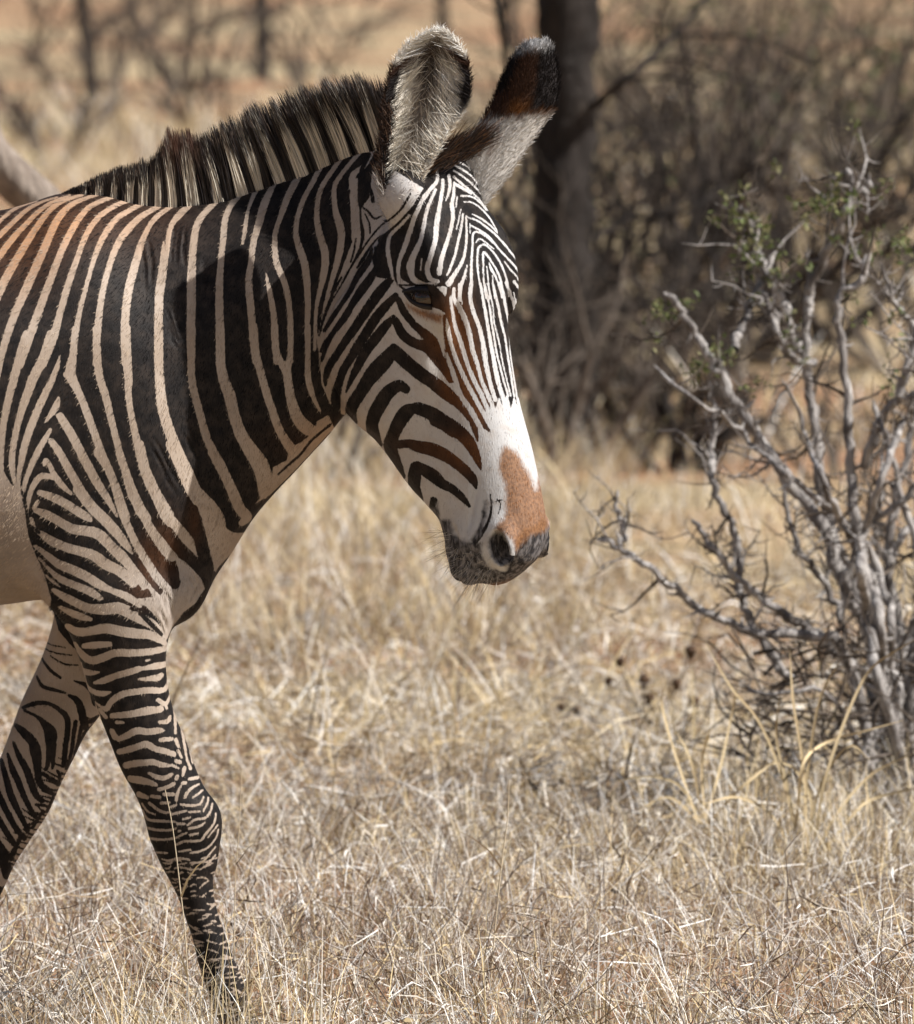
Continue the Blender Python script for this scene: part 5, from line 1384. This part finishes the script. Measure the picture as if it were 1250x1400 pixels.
# --- thorn bush at the right: stems read from the photograph, given their own depth
BUSH_Y = 4.8
BUSH = [  # (points x,y,depth offset m), start and end diameter in drawing px
 ([(1225, 1010, .1), (1205, 950, .1), (1174, 916, .05), (1131, 880, 0), (1102, 859, 0), (1059, 830, -.05), (1016, 798, -.1), (984, 762, -.15), (962, 733, -.15), (951, 712, -.15)], 17, 6),
 ([(1215, 1000, -.1), (1160, 905, -.1), (1099, 866, -.15), (1034, 866, -.2), (980, 844, -.25), (944, 823, -.25), (908, 794, -.3), (872, 765, -.3), (847, 750, -.3), (825, 736, -.3)], 15, 6),
 ([(849, 750, -.3), (853, 722, -.3), (847, 700, -.3), (842, 674, -.3)], 7, 4),
 ([(1080, 930, .1), (1045, 880, .1), (1023, 844, .1), (1012, 812, .1), (1012, 769, .1), (1002, 722, .1), (984, 686, .1), (976, 668, .1), (973, 614, .15), (977, 560, .15), (968, 528, .15)], 11, 6),
 ([(1215, 1010, 0), (1210, 930, 0), (1196, 866, 0), (1167, 823, 0), (1142, 769, 0), (1124, 715, 0), (1088, 672, 0), (1045, 607, 0), (1012, 560, 0), (991, 524, 0), (973, 495, 0), (951, 459, 0), (940, 438, 0), (919, 405, 0)], 21, 8),
 ([(1225, 1000, .2), (1195, 880, .2), (1165, 800, .2), (1135, 720, .2), (1124, 668, .2), (1117, 596, .2), (1106, 524, .2), (1102, 459, .2), (1105, 418, .2)], 18, 9),
 ([(1110, 499, .2), (1092, 493, .15), (1074, 477, .1), (1058, 440, .1), (1045, 402, .1)], 9, 6),
 ([(1100, 480, .2), (1084, 466, .2), (1074, 423, .2), (1052, 376, .2), (1036, 350, .2), (1030, 312, .2), (1012, 288, .2)], 13, 7),
 ([(1003, 480, .05), (1014, 450, .1), (1027, 416, .15), (1038, 380, .2), (1036, 352, .2)], 9, 8),
 ([(1222, 1000, -.2), (1195, 850, -.2), (1175, 740, -.2), (1164, 650, -.2), (1160, 560, -.2), (1153, 488, -.2), (1146, 448, -.2), (1149, 405, -.2), (1178, 384, -.2), (1186, 353, -.2)], 17, 7),
 ([(1104, 430, .2), (1109, 395, .2), (1135, 340, .15), (1153, 294, .1), (1165, 265, .1), (1163, 238, .1)], 11, 8),
 ([(1165, 262, .1), (1182, 262, .1), (1192, 250, .1)], 7, 4),
 ([(1180, 640, -.2), (1207, 574, -.25), (1232, 538, -.3), (1250, 474, -.3), (1262, 430, -.3)], 11, 8),
 ([(1225, 990, .3), (1232, 880, .3), (1215, 790, .3), (1222, 700, .3), (1242, 610, .35), (1252, 560, .35), (1275, 500, .35)], 15, 8),
 ([(1235, 1005, .05), (1248, 920, .05), (1262, 820, .05), (1250, 730, .05), (1228, 660, .05), (1212, 600, .05), (1196, 560, .05)], 15, 6),
 ([(1216, 1000, .35), (1190, 900, .35), (1200, 820, .35), (1230, 740, .35), (1262, 700, .4), (1300, 640, .4)], 14, 7),
 ([(1262, 470, -.1), (1232, 425, -.1), (1216, 400, -.1), (1206, 362, -.1)], 8, 4),
 ([(1150, 850, .1), (1128, 800, .1), (1100, 760, .05), (1075, 700, .05), (1070, 660, .05)], 9, 5),
 ([(1190, 880, -.1), (1160, 790, -.15), (1185, 720, -.15), (1225, 690, -.2), (1270, 650, -.2)], 11, 6),
 ([(1210, 960, .15), (1252, 860, .2), (1285, 760, .2), (1310, 600, .2), (1330, 450, .2)], 16, 8),
 ([(1200, 990, -.3), (1140, 960, -.35), (1090, 945, -.4), (1040, 950, -.4)], 9, 4),
]
_r = np.random.default_rng(77)
for _ in range(7):
    x = 1218 + _r.normal(0, 12); y = 1000; a = _r.uniform(-.75, .9); dz = _r.uniform(-.4, .45); q = [(x, 1002, dz)]; n_ = _r.integers(6, 11)
    for k in range(n_):
        y -= _r.uniform(42, 62); a += _r.normal(0, .22); x += 48 * a; q.append((x, y, dz + .05 * k * _r.uniform(-1, 1)))
    BUSH.append((q, _r.uniform(8, 13), _r.uniform(3.5, 5.5)))
def make_bush():
    base = ground_at(1218, 1085); base[2] = ground_z(base[0], base[1])
    Y0 = BUSH_Y
    root = empty('thorn_bush', (float(at(1218, 900, Y0)[0]), Y0, 0.0))
    tag(root, 'leafless grey thorn bush with crooked stems and a few green leaves', 'bush')
    leafc = []; scale = (Y0 + 20) / F_PX
    for bi, (pts, d0, d1) in enumerate(BUSH):
        p = np.array([at(x, y, Y0 + dz) for x, y, dz in pts])
        if pts[0][1] > 985: p[0] = [root.location.x + RNG.normal(0, .05), Y0 + pts[0][2] * .6, -.02]
        P = spline(p, 5); P = P + RNG.normal(0, .0035, P.shape) ; P = resample(P, len(P) * 2)
        R = np.interp(np.linspace(0, 1, len(P)), [0, 1], [d0 * 1.3, d1 * 1.25]) * .5 * scale * RNG.uniform(.88, 1.14, len(P))
        g = Geo(); V, Q = tube_geo(P, R, 8, .3, bi); g.add(V, Q); V2, Q2 = tube_geo(np.stack([P[-1], P[-1] + (P[-1] - P[-3]) * .7]), [R[-1], R[-1] * .25], 8); g.add(V2, Q2)
        nk = 0
        for k in range(4, len(P) - 1, 3):                      # knots and short spurs on the stem
            if RNG.random() < .5:
                dr = RNG.normal(size=3); dr /= np.linalg.norm(dr); ln = RNG.uniform(.012, .045)
                V2, Q2 = tube_geo(np.stack([P[k], P[k] + dr * ln * .6, P[k] + dr * ln + np.array([0, 0, .006])]), [R[k] * .55, R[k] * .34, .0008], 5); g.add(V2, Q2)
        br = g.build('branch', M_BARK, root)
        nt = int(len(P) / 6) + 1
        for k in RNG.choice(np.arange(int(len(P) * .2), len(P)), nt):      # twigs
            tg = P[min(k + 1, len(P) - 1)] - P[k - 1]; tg /= np.linalg.norm(tg); dr = tg * .5 + RNG.normal(0, .7, 3) + np.array([-.1, 0, .25]); dr /= np.linalg.norm(dr)
            ln = RNG.uniform(.03, .15) * (1.6 if P[k][2] > 1.0 else 1); q = [P[k]]; 
            for s in range(5): dr = dr + RNG.normal(0, .22, 3); dr /= np.linalg.norm(dr); q.append(q[-1] + dr * ln / 5)
            q = np.array(q); g2 = Geo(); V, Q = tube_geo(q, np.linspace(min(R[k] * .5, .0042), .0011, 6), 5); g2.add(V, Q)
            for s in range(1, 6):
                dd = RNG.normal(size=3); dd /= np.linalg.norm(dd); l2 = RNG.uniform(.01, .05) * (2.2 if RNG.random() < .3 else 1)
                V, Q = tube_geo(np.stack([q[s], q[s] + dd * l2 * .5, q[s] + dd * l2 + np.array([0, 0, .008])]), [.0016, .0012, .0006], 4); g2.add(V, Q)
            g2.build('twig', M_BARK if RNG.random() < .5 else M_BARKM, br)
            if q[-1][2] > 0.9 and RNG.random() < .5: leafc.append(q[-1])
    for x, y, k in ((1020, 300, 5), (1040, 325, 5), (1032, 335, 4), (1008, 296, 3), (1110, 280, 4), (1125, 275, 4), (1140, 284, 3), (1190, 335, 4), (1235, 345, 5), (1075, 358, 3), (925, 412, 4), (905, 425, 3), (960, 500, 3), (975, 485, 3), (1090, 480, 2), (1195, 265, 2), (878, 470, 1)):
        for _ in range(k): leafc.append(at(x + RNG.normal(0, 12), y + RNG.normal(0, 9), Y0 + RNG.normal(.1, .08)))
    g = Geo(); leaf_cloud(g, leafc, 10, .012, .0090, np.array([[.12, .15, .05], [.17, .19, .075], [.08, .10, .035], [.22, .21, .10]]))
    o = g.build('foliage', M_LEAF, root, smooth=False); o['kind'] = 'stuff'
    # fine dry twigs tangled round the foot
    g = Geo(); 
    for _ in range(240):
        c = at(RNG.uniform(1020, 1330), RNG.uniform(880, 1100), Y0 + RNG.uniform(-.5, .5)); dr = RNG.normal(size=3); dr[2] = abs(dr[2]) * .7; dr /= np.linalg.norm(dr); ln = RNG.uniform(.06, .3)
        q = [c]
        for s in range(4): dr = dr + RNG.normal(0, .2, 3); dr /= np.linalg.norm(dr); q.append(q[-1] + dr * ln / 4)
        V, Q = tube_geo(np.array(q), np.linspace(.0034, .0009, 5) * RNG.uniform(.6, 1.4), 4); g.add(V, Q)
    o = g.build('twig_tangle', M_BARKM, root); o['kind'] = 'stuff'
make_bush()

# --- recursive leafless shrubs and trees
def grow(P0, d0, length, r0, depth, out, spread=.6, up=.12, seg=5, nb=(2, 4), shrink=.68):
    q = [np.array(P0, float)]; d = np.array(d0, float); d /= np.linalg.norm(d)
    for s in range(seg):
        d = d + RNG.normal(0, .17, 3) + np.array([0, 0, up * .3]); d /= np.linalg.norm(d); q.append(q[-1] + d * length / seg)
    q = np.array(q); r1 = r0 * .62
    out.append((q, np.linspace(r0, r1, seg + 1), depth))
    if depth <= 0: return
    for _ in range(RNG.integers(*nb)):
        k = RNG.integers(2, seg + 1); dd = d + RNG.normal(0, spread, 3) + np.array([0, 0, up]); dd /= np.linalg.norm(dd)
        grow(q[k], dd, length * shrink * RNG.uniform(.75, 1.2), r1 * RNG.uniform(.55, .8), depth - 1, out, spread, up, seg, nb, shrink)

def shrub(name, label, cat, pos, height, stems, depth, r0, mat_stem, mat_twig, spread=.6, tilt=.5, leaves=0, leafcol=None, group=None, shrink=.68, nb=(2, 5)):
    root = empty(name, (float(pos[0]), float(pos[1]), float(ground_z(pos[0], pos[1])) - .03)); tag(root, label, cat, group)
    crown = Geo(); tips = []
    for s in range(stems):
        a = RNG.uniform(0, 2 * math.pi); out = []
        p0 = np.array(root.location) + np.array([math.cos(a), math.sin(a), 0]) * .08 * (stems > 1)
        grow(p0, (math.cos(a) * tilt, math.sin(a) * tilt, 1), height * .42, r0 * RNG.uniform(.8, 1.2), depth, out, spread, .12, 5, nb, shrink)
        q, r, _ = out[0]; g = Geo(); V, Q = tube_geo(q, r, 7); g.add(V, Q); g.build('stem', mat_stem, root)
        for q, r, dep in out[1:]:
            V, Q = tube_geo(q[::(1 if dep > 0 else 2)] if dep > 0 else q[[0, 3, 5]], r if dep > 0 else r[[0, 3, 5]], 5 if dep > 1 else 3); crown.add(V, Q)
            if dep == 0: tips.append(q[-1])
    o = crown.build('crown', mat_twig, root); o['kind'] = 'stuff'
    if leaves:
        g = Geo(); t = [tips[i] for i in RNG.choice(len(tips), min(len(tips), leaves))]; leaf_cloud(g, t, 9, .06, .022, leafcol); o = g.build('foliage', M_LEAF, root, smooth=False); o['kind'] = 'stuff'
    return root
GRN = np.array([[.10, .14, .05], [.07, .10, .035], [.15, .18, .07]])

# dark tree behind the muzzle, its trunk in view, crown above the picture
def big_tree():
    b = ground_at(775, 628); root = empty('acacia_tree', (float(b[0]), float(b[1]), float(ground_z(b[0], b[1])) - .05)); tag(root, "dark tree trunk rising behind the zebra's far ear and nose", 'tree')
    sc = (b[1] + 20) / F_PX; Y = b[1]
    P = np.array([at(778, 655, Y), at(776, 560, Y), at(772, 430, Y), at(768, 300, Y), at(774, 160, Y), at(777, 40, Y), at(782, -120, Y), at(776, -300, Y + .1), at(790, -480, Y + .1)])
    P[0, 2] = root.location.z - .05
    P = resample(spline(P, 6), 60); R = np.interp(np.linspace(0, 1, 60), [0, .06, .2, .45, .7, 1], [66, 46, 41, 42, 40, 33]) * sc
    g = Geo(); V, Q = tube_geo(P, R, 22, .45, 3); g.add(V, Q); g.build('trunk', M_BARKD, root)
    limbs = [([(800, -90), (880, -150), (1000, -220), (1150, -260)], 26), ([(770, -150), (680, -260), (540, -380), (400, -470)], 26), ([(790, -400), (860, -600), (1000, -800), (1100, -900)], 24), ([(780, -460), (720, -650), (600, -820)], 24),
             ([(800, 150), (860, 105), (930, 40), (1000, -40), (1090, -90)], 13), ([(745, 215), (700, 130), (683, 30), (660, -60), (600, -150)], 9), ([(805, 330), (860, 300), (940, 290), (1010, 240), (1080, 210)], 9), ([(800, 420), (850, 380), (900, 400), (960, 370)], 7)]
    tw = Geo()
    for pts, d in limbs:
        q = np.array([at(x, y, Y + RNG.normal(0, .25)) for x, y in pts]); q[0, 1] = Y; q = resample(spline(q, 5), 24); g = Geo(); V, Q = tube_geo(q, np.linspace(d, d * .4, 24) * .5 * sc, 9, .3, 5); g.add(V, Q); g.build('branch', M_BARKD, root)
        for k in range(5, 24, 2):
            out = []; grow(q[k], RNG.normal(0, 1, 3) + np.array([.2, 0, .1 if pts[0][1] > 100 else .5]), .55, d * .2 * sc, 3, out, .7, .05, 5, (2, 4), .7)
            for a, r, dep in out: V, Q = tube_geo(a if dep > 0 else a[[0, 3, 5]], r if dep > 0 else r[[0, 3, 5]], 4 if dep > 1 else 3); tw.add(V, Q)
    o = tw.build('crown', M_BARKD, root); o['kind'] = 'stuff'
big_tree()

def gpos(px, py): return ground_at(px, py)[:2]
# grey thicket filling the upper right
THICK = [(905, 560, 2.3, 'tangled leafless shrub close beside the dark tree trunk'), (1010, 500, 2.5, 'tall grey leafless thicket between tree trunk and thorn bush'), (1120, 470, 2.3, 'grey twiggy shrub behind the top of the thorn bush'),
         (1235, 505, 2.3, "twiggy grey shrub at the picture's right edge behind the thorn bush"), (860, 420, 2.4, 'dark twiggy shrub just right of the tree trunk, farther back'), (1060, 330, 2.6, 'blurred far thicket above the thorn bush'), (1190, 300, 2.6, 'blurred far shrub in the upper right corner'), (960, 280, 2.6, 'blurred dark shrub near the top, right of the trunk'),
         (860, 610, 1.0, 'low brown bush at the foot of the dark tree'), (700, 560, 1.9, 'leafless shrub left of the dark trunk, just past the zebra forehead'), (930, 640, .8, 'low dark scrub between the trunk and the thorn bush'), (745, 640, 1.1, 'thin twiggy bush in front of the dark trunk beside the zebra nose'), (805, 590, 1.7, 'dark leafless shrub standing against the right side of the trunk')]
for i, (px_, py_, h_, lb) in enumerate(THICK):
    shrub('leafless_shrub', lb, 'shrub', gpos(px_, py_), h_, 9 if h_ > 1.5 else 9, 4 if h_ > 1.5 else 3, .024, M_BARKD if i % 2 == 0 else M_BARKM, M_BARKM if i % 3 else M_BARKD, .62, .75, 90 if i in (2, 5, 6) else 0, GRN, 'leafless shrubs behind the thorn bush')
FAR = [(130, 185, 2.2, 5, "dark blurred shrub above the zebra's withers"), (262, 130, 2.6, 5, 'pale grey blurred shrub above the start of the mane'), (300, 200, 1.6, 6, 'low grey blurred shrub just over the mane'), (30, 90, 2.5, 4, 'blurred shrub in the upper left corner'), (470, 60, 2.0, 4, 'faint far shrub over the upper mane'), (190, 60, 2.2, 6, 'far scrub at the top edge between two slim trunks'), (75, 230, 1.3, 6, 'small pale scrub right above the zebra back'), (420, 130, 1.8, 6, 'blurred low scrub behind the mane top'), (1150, 660, .7, 6, 'low straw-brown bush behind the thorn bush stems'), (440, 650, .9, 8, "dark low bush under the zebra's throat")]
for i, (px_, py_, h_, ns, lb) in enumerate(FAR):
    shrub('dry_shrub', lb, 'shrub', gpos(px_, py_), h_, ns, 3, .03 if py_ < 300 else .012, M_BARKM, M_BARKM, .6, .7, 0, None, 'blurred shrubs on the far plain')

# slim trunks against the far soil
def sapling(label, pts, dia, side):
    b = ground_at(pts[0][0], pts[0][1]); root = empty('slim_tree', (float(b[0]), float(b[1]), float(ground_z(b[0], b[1])) - .1)); tag(root, label, 'tree', 'slim trees on the far plain')
    Y = b[1]; sc = (Y + 20) / F_PX; P = np.array([at(x, y, Y) for x, y in pts]); P[0, 2] = root.location.z - .1; P = resample(spline(P, 6), 26)
    g = Geo(); V, Q = tube_geo(P, np.linspace(dia * 1.15, dia * .7, 26) * .5 * sc, 9, .3, 2); g.add(V, Q); g.build('trunk', M_BARKD, root)
    for sp in side:
        q = resample(spline(np.array([at(x, y, Y) for x, y in sp]), 5), 18); g = Geo(); V, Q = tube_geo(q, np.linspace(dia * .75, dia * .3, 18) * .5 * sc, 7, .3, 4); g.add(V, Q); g.build('branch', M_BARKM, root)
    tw = Geo()
    for k in range(12):
        out = []; grow(P[-1] + RNG.normal(0, .15, 3), RNG.normal(0, 1, 3) + np.array([0, 0, .8]), 1.3, dia * .12 * sc, 3, out, .6, .1)
        for a, r, dep in out: V, Q = tube_geo(a[[0, 3, 5]], r[[0, 3, 5]], 3); tw.add(V, Q)
    o = tw.build('crown', M_BARKM, root); o['kind'] = 'stuff'
sapling('slim dark trunk with forked limbs above the middle of the mane', [(357, 112), (360, 60), (357, 0), (362, -90), (358, -200)], 22, [[(362, 8), (320, 20), (270, 45), (212, 82)], [(358, 30), (390, 5), (420, -30)]])
sapling('thin dark trunk right above the near ear', [(607, 95), (606, 30), (604, -20), (608, -120)], 16, [])
sapling('thin leaning trunk between the two ears', [(716, 110), (700, 50), (682, -10), (668, -90)], 17, [[(690, 20), (720, -20), (745, -60)]])
sapling("dark slim trunk above the zebra's back near the left edge", [(128, 150), (122, 70), (112, 0), (118, -100)], 22, [[(122, 60), (160, 20), (215, -10)]])

# small woody weeds, bleached white, through the foreground
def dwarf_weeds():
    g = Geo()
    for _ in range(420):
        y = RNG.uniform(-1.6, 8.5); x = RNG.uniform(-1, 1) * ((y + 20) * .0397 + 1.0); z = float(ground_z(x, y)); tone = np.array([[.66, .61, .56], [.50, .44, .38], [.20, .15, .12], [.72, .68, .63]][RNG.choice(4, p=[.35, .25, .2, .2])]) * RNG.uniform(.8, 1.1)
        for s in range(RNG.integers(3, 8)):
            d = RNG.normal(0, .6, 3) + np.array([0, 0, .9]); d /= np.linalg.norm(d); ln = RNG.uniform(.06, .22); q = [np.array([x, y, z])]
            for k in range(4): d = d + RNG.normal(0, .22, 3); d /= np.linalg.norm(d); q.append(q[-1] + d * ln / 4)
            q = np.array(q); V, Q = tube_geo(q, np.linspace(.0019, .0009, 5), 3); g.add(V, Q, tone)
            for k in range(1, 5):
                if RNG.random() < .75:
                    e = d + RNG.normal(0, .9, 3); e /= np.linalg.norm(e); l2 = RNG.uniform(.02, .07); V, Q = tube_geo(np.stack([q[k], q[k] + e * l2 * .5 + RNG.normal(0, .004, 3), q[k] + e * l2]), [.0012, .001, .0006], 3); g.add(V, Q, tone * RNG.uniform(.85, 1.15))
    tag(g.build('dwarf_weeds', M_GRASS, None), 'bleached twiggy dwarf weeds spread through the foreground grass', 'weeds', kind='stuff')
dwarf_weeds()

# leaning grey trunk behind the zebra's back at the left edge
def leaning():
    Y = 8.0; root = empty('leaning_tree', (float(at(172, 900, Y)[0]), Y, float(ground_z(at(172, 900, Y)[0], Y)))); tag(root, "leaning grey-brown trunk behind the zebra's back at the left edge", 'tree')
    sc = 28 / F_PX; P = np.array([at(x, y, Y) for x, y in ((172, 985), (168, 800), (150, 560), (118, 380), (72, 298), (28, 254), (-14, 205), (-40, 120), (-62, 0), (-110, -150))]); P = resample(spline(P, 6), 50)
    g = Geo(); V, Q = tube_geo(P, np.linspace(78, 46, 50) * .5 * sc, 16, .35, 8); g.add(V, Q); g.build('trunk', M_BARKM2, root)
    tw = Geo()
    for k in range(8):
        out = []; grow(P[-1 - k], RNG.normal(0, 1, 3) + np.array([-1.0, 0, .8]), .7, .014, 3, out, .6, .1)
        for a, r, dep in out: V, Q = tube_geo(a[[0, 3, 5]], r[[0, 3, 5]], 3); tw.add(V, Q)
    o = tw.build('crown', M_BARKM, root); o['kind'] = 'stuff'
M_BARKM2 = mat_noise('weathered_bark', [(.3, (.13, .10, .08)), (.6, (.26, .215, .18)), (.8, (.38, .33, .28))], 18, .95, .8, 60, stretch=(1, 1, .3))
leaning()

# ------------------------------------------------------------------ small things in the grass
def stone(label, px_, py_, w):
    p = gpos(px_, py_); n1, n2 = 18, 28; th = np.linspace(0, math.pi, n1); ph = np.linspace(0, 2 * math.pi, n2, endpoint=False)
    D = np.stack([np.outer(np.sin(th), np.cos(ph)), np.outer(np.sin(th), np.sin(ph)), np.outer(np.cos(th), np.ones(n2))], -1)
    r = 1 + .5 * (vnoise2(D[..., 0] * 2.1 + 9 + px_, D[..., 1] * 2.1 + D[..., 2] * 1.7 + 9, 31) - .5) + .18 * (vnoise2(D[..., 0] * 6 + 9, D[..., 1] * 6 + D[..., 2] * 5 + 9, 32) - .5)
    V = (D * r[..., None] * np.array([w, w * .8, w * .55])).reshape(-1, 3); i = np.arange((n1 - 1) * n2); a = (i // n2) * n2; j = i % n2
    mt = bpy.data.materials.get('stone') or mat_noise('stone', [(.3, (.20, .18, .17)), (.7, (.36, .33, .31))], 20, .9, .6, 60)
    tag(mesh_from('stone', V + np.array([p[0], p[1], w * .25 + ground_z(p[0], p[1])]), np.stack([a + j, a + n2 + j, a + n2 + (j+1) % n2, a + (j+1) % n2], 1), mt, None, True, (p[0], p[1], float(ground_z(p[0], p[1])))), label, 'stone')
stone("blurred grey stone in tall straw below the zebra's throat", 425, 880, .085)

def stalk(label, pts, Y, d):
    P = np.array([at(x, y, Y) for x, y in pts]); P[0, 2] = ground_z(P[0, 0], Y) - .01; P = resample(spline(P, 5), 22); R = np.linspace(d, d * .5, 22)
    root = empty('dry_stalk', (float(P[0, 0]), float(P[0, 1]), 0)); tag(root, label, 'stalk')
    g = Geo(); V, Q = tube_geo(P, R, 6); g.add(V, Q, (.60, .50, .36)); g.build('stem', M_GRASS, root)
    for k in (7, 13):
        g = Geo(); a = RNG.uniform(0, 6.28); V, F, C = blades(P[k][None], np.array([a]), np.array([.10]), np.array([.5]), np.array([.004]), np.array([.6]), np.array([[.5, .4, .26]]), np.array([[.62, .52, .36]])); g.add(V, F, C); g.build('leaf_blade', M_GRASS, root)
stalk('tall straight straw stalk standing alone in the foreground centre', [(668, 1390), (676, 1280), (686, 1180), (694, 1120), (696, 1066)], .6, .0017)
stalk('thin bent straw stalk right of the lone tall stalk', [(712, 1380), (716, 1330), (712, 1270), (728, 1215)], .5, .0014)
stalk("thin straw stalk crossing in front of the zebra's lower leg", [(262, 1395), (255, 1300), (246, 1210), (236, 1130), (226, 1080)], -.45, .0016)
stalk("straw stalk just right of the zebra's knee", [(318, 1300), (322, 1200), (326, 1150), (331, 1050)], .4, .0013)

def broad_tuft(label, Y, strokes, w):
    b = at(strokes[0][0][0], strokes[0][0][1], Y); root = empty('broad_grass_tuft', (float(b[0]), Y, 0)); tag(root, label, 'grass tuft', 'broad dry grass tufts')
    for st in strokes:
        P = resample(spline(np.array([at(x, y, Y + RNG.normal(0, .03)) for x, y in st]), 6), 22); n = len(P)
        tg = np.gradient(P, axis=0); tg /= np.linalg.norm(tg, axis=1, keepdims=True); sd = np.cross(tg, np.array([.2, -1, .25])); sd /= np.linalg.norm(sd, axis=1, keepdims=True)
        wv = w * np.interp(np.linspace(0, 1, n), [0, .3, .8, 1], [.6, 1, .8, .1]); nm = np.cross(tg, sd)
        V = np.stack([P - sd * wv[:, None] / 2, P + nm * wv[:, None] * .16, P + sd * wv[:, None] / 2], 1).reshape(-1, 3); i = np.arange(n - 1) * 3
        F = np.concatenate([np.stack([i, i+1, i+4, i+3], 1), np.stack([i+1, i+2, i+5, i+4], 1)]); g = Geo(); g.add(V, F, np.array([.58, .46, .28]) * RNG.uniform(.65, 1.15)); g.build('leaf_blade', M_GRASS, root)
broad_tuft("tuft of broad curling straw blades at the thorn bush's foot", 3.3, [[(1085, 1180), (1092, 1090), (1100, 1040), (1130, 1015), (1180, 1000), (1235, 985)], [(1100, 1180), (1110, 1100), (1085, 1050), (1050, 1045), (1020, 1065)], [(1096, 1190), (1075, 1080), (1040, 990), (1000, 940), (965, 880)], [(1105, 1190), (1100, 1060), (1085, 960), (1080, 890)], [(1110, 1180), (1130, 1060), (1180, 930), (1225, 890), (1260, 870)], [(1080, 1170), (1060, 1160), (1020, 1160), (980, 1175)], [(1115, 1180), (1170, 1110), (1200, 1090), (1270, 1075)], [(1098, 1190), (1102, 1080), (1120, 960), (1150, 900)], [(1090, 1190), (1060, 1120), (1010, 1090), (960, 1100)], [(1108, 1190), (1140, 1120), (1190, 1060), (1250, 1030)], [(1100, 1190), (1120, 1080), (1160, 1020), (1190, 1040)], [(1094, 1190), (1080, 1090), (1062, 1010), (1066, 950)]], .0065)
broad_tuft('smaller tuft of flat straw blades left of the thorn bush', 3.8, [[(960, 1120), (930, 1075), (890, 1062), (840, 1068)], [(965, 1120), (985, 1050), (1000, 980), (1010, 930)], [(955, 1125), (920, 1020), (905, 960), (912, 930)], [(970, 1125), (1010, 1080), (1060, 1040)], [(962, 1120), (945, 1040), (925, 1000)], [(965, 1125), (960, 1040), (975, 990)], [(958, 1125), (915, 1090), (870, 1110)]], .006)

def foot_straw():
    n = 1700; pxx = RNG.uniform(1000, 1330, n); Y = RNG.uniform(2.9, 4.7, n) ; x = (pxx - 625) * (Y + 20) / F_PX
    k = np.round(x * 5) / 5 + RNG.normal(0, .05, n); c0 = pick(n, [4, 4, 4, 2, 4, 2, 3]); V, F, C = blades(np.stack([k, Y, ground_z(k, Y) - .004], 1), RNG.uniform(0, 6.28, n), RNG.uniform(.07, .24, n), RNG.normal(0, .45, n), RNG.uniform(.0014, .0040, n), RNG.normal(0, .6, n), c0 * .85, c0 * 1.15)
    tag(mesh_from('grass', V, F, M_GRASS, None, True, None, {'Col': ('C', np.clip(C, 0, .85))}), "tangled straw standing round the thorn bush's foot", 'grass', kind='stuff')
foot_straw()

def seed_weed(label, Y, heads):
    b = at(905, 1010, Y); root = empty('seed_weed', (float(b[0]), Y, float(ground_z(b[0], Y)))); tag(root, label, 'weed')
    mt = mat_noise('seed_head', [(.3, (.05, .03, .02)), (.7, (.13, .08, .05))], 80, .9, .5, 200)
    for x, y in heads:
        t = at(x, y, Y + RNG.normal(0, .1)); q = resample(spline(np.stack([np.array(root.location) + RNG.normal(0, .03, 3) * [1, 1, 0], (np.array(root.location) + t) / 2 + RNG.normal(0, .03, 3), t]), 6), 12)
        g = Geo(); V, Q = tube_geo(q, np.linspace(.0022, .0012, 12), 5); g.add(V, Q); st = g.build('stem', M_BARKM, root)
        n = 9; a = np.linspace(0, math.pi, n); prof = np.stack([np.cos(a) * -.012, np.sin(a) * .010 * (1 + .25 * np.cos(3 * a))], 1); ph = np.linspace(0, 2 * math.pi, 10, endpoint=False)
        V = np.stack([np.outer(prof[:, 1], np.cos(ph)), np.outer(prof[:, 1], np.sin(ph)), np.outer(prof[:, 0], np.ones(10))], -1) * RNG.uniform(.85, 1.3) * (1 + .18 * RNG.normal(size=(n, 10, 1))); i = np.arange((n - 1) * 10); a_ = (i // 10) * 10; j = i % 10
        g = Geo(); g.add(V.reshape(-1, 3) + t, np.stack([a_ + j, a_ + (j+1) % 10, a_ + 10 + (j+1) % 10, a_ + 10 + j], 1)); g.build('seed_head', mt, root)
seed_weed('dry weed with round dark seed heads left of the thorn bush', 7.0, [(848, 905), (832, 932), (880, 930), (888, 955), (868, 985), (892, 990), (925, 935), (945, 892), (950, 960), (935, 1005), (812, 985), (790, 972), (768, 968), (975, 1040), (880, 1075), (835, 1080)])
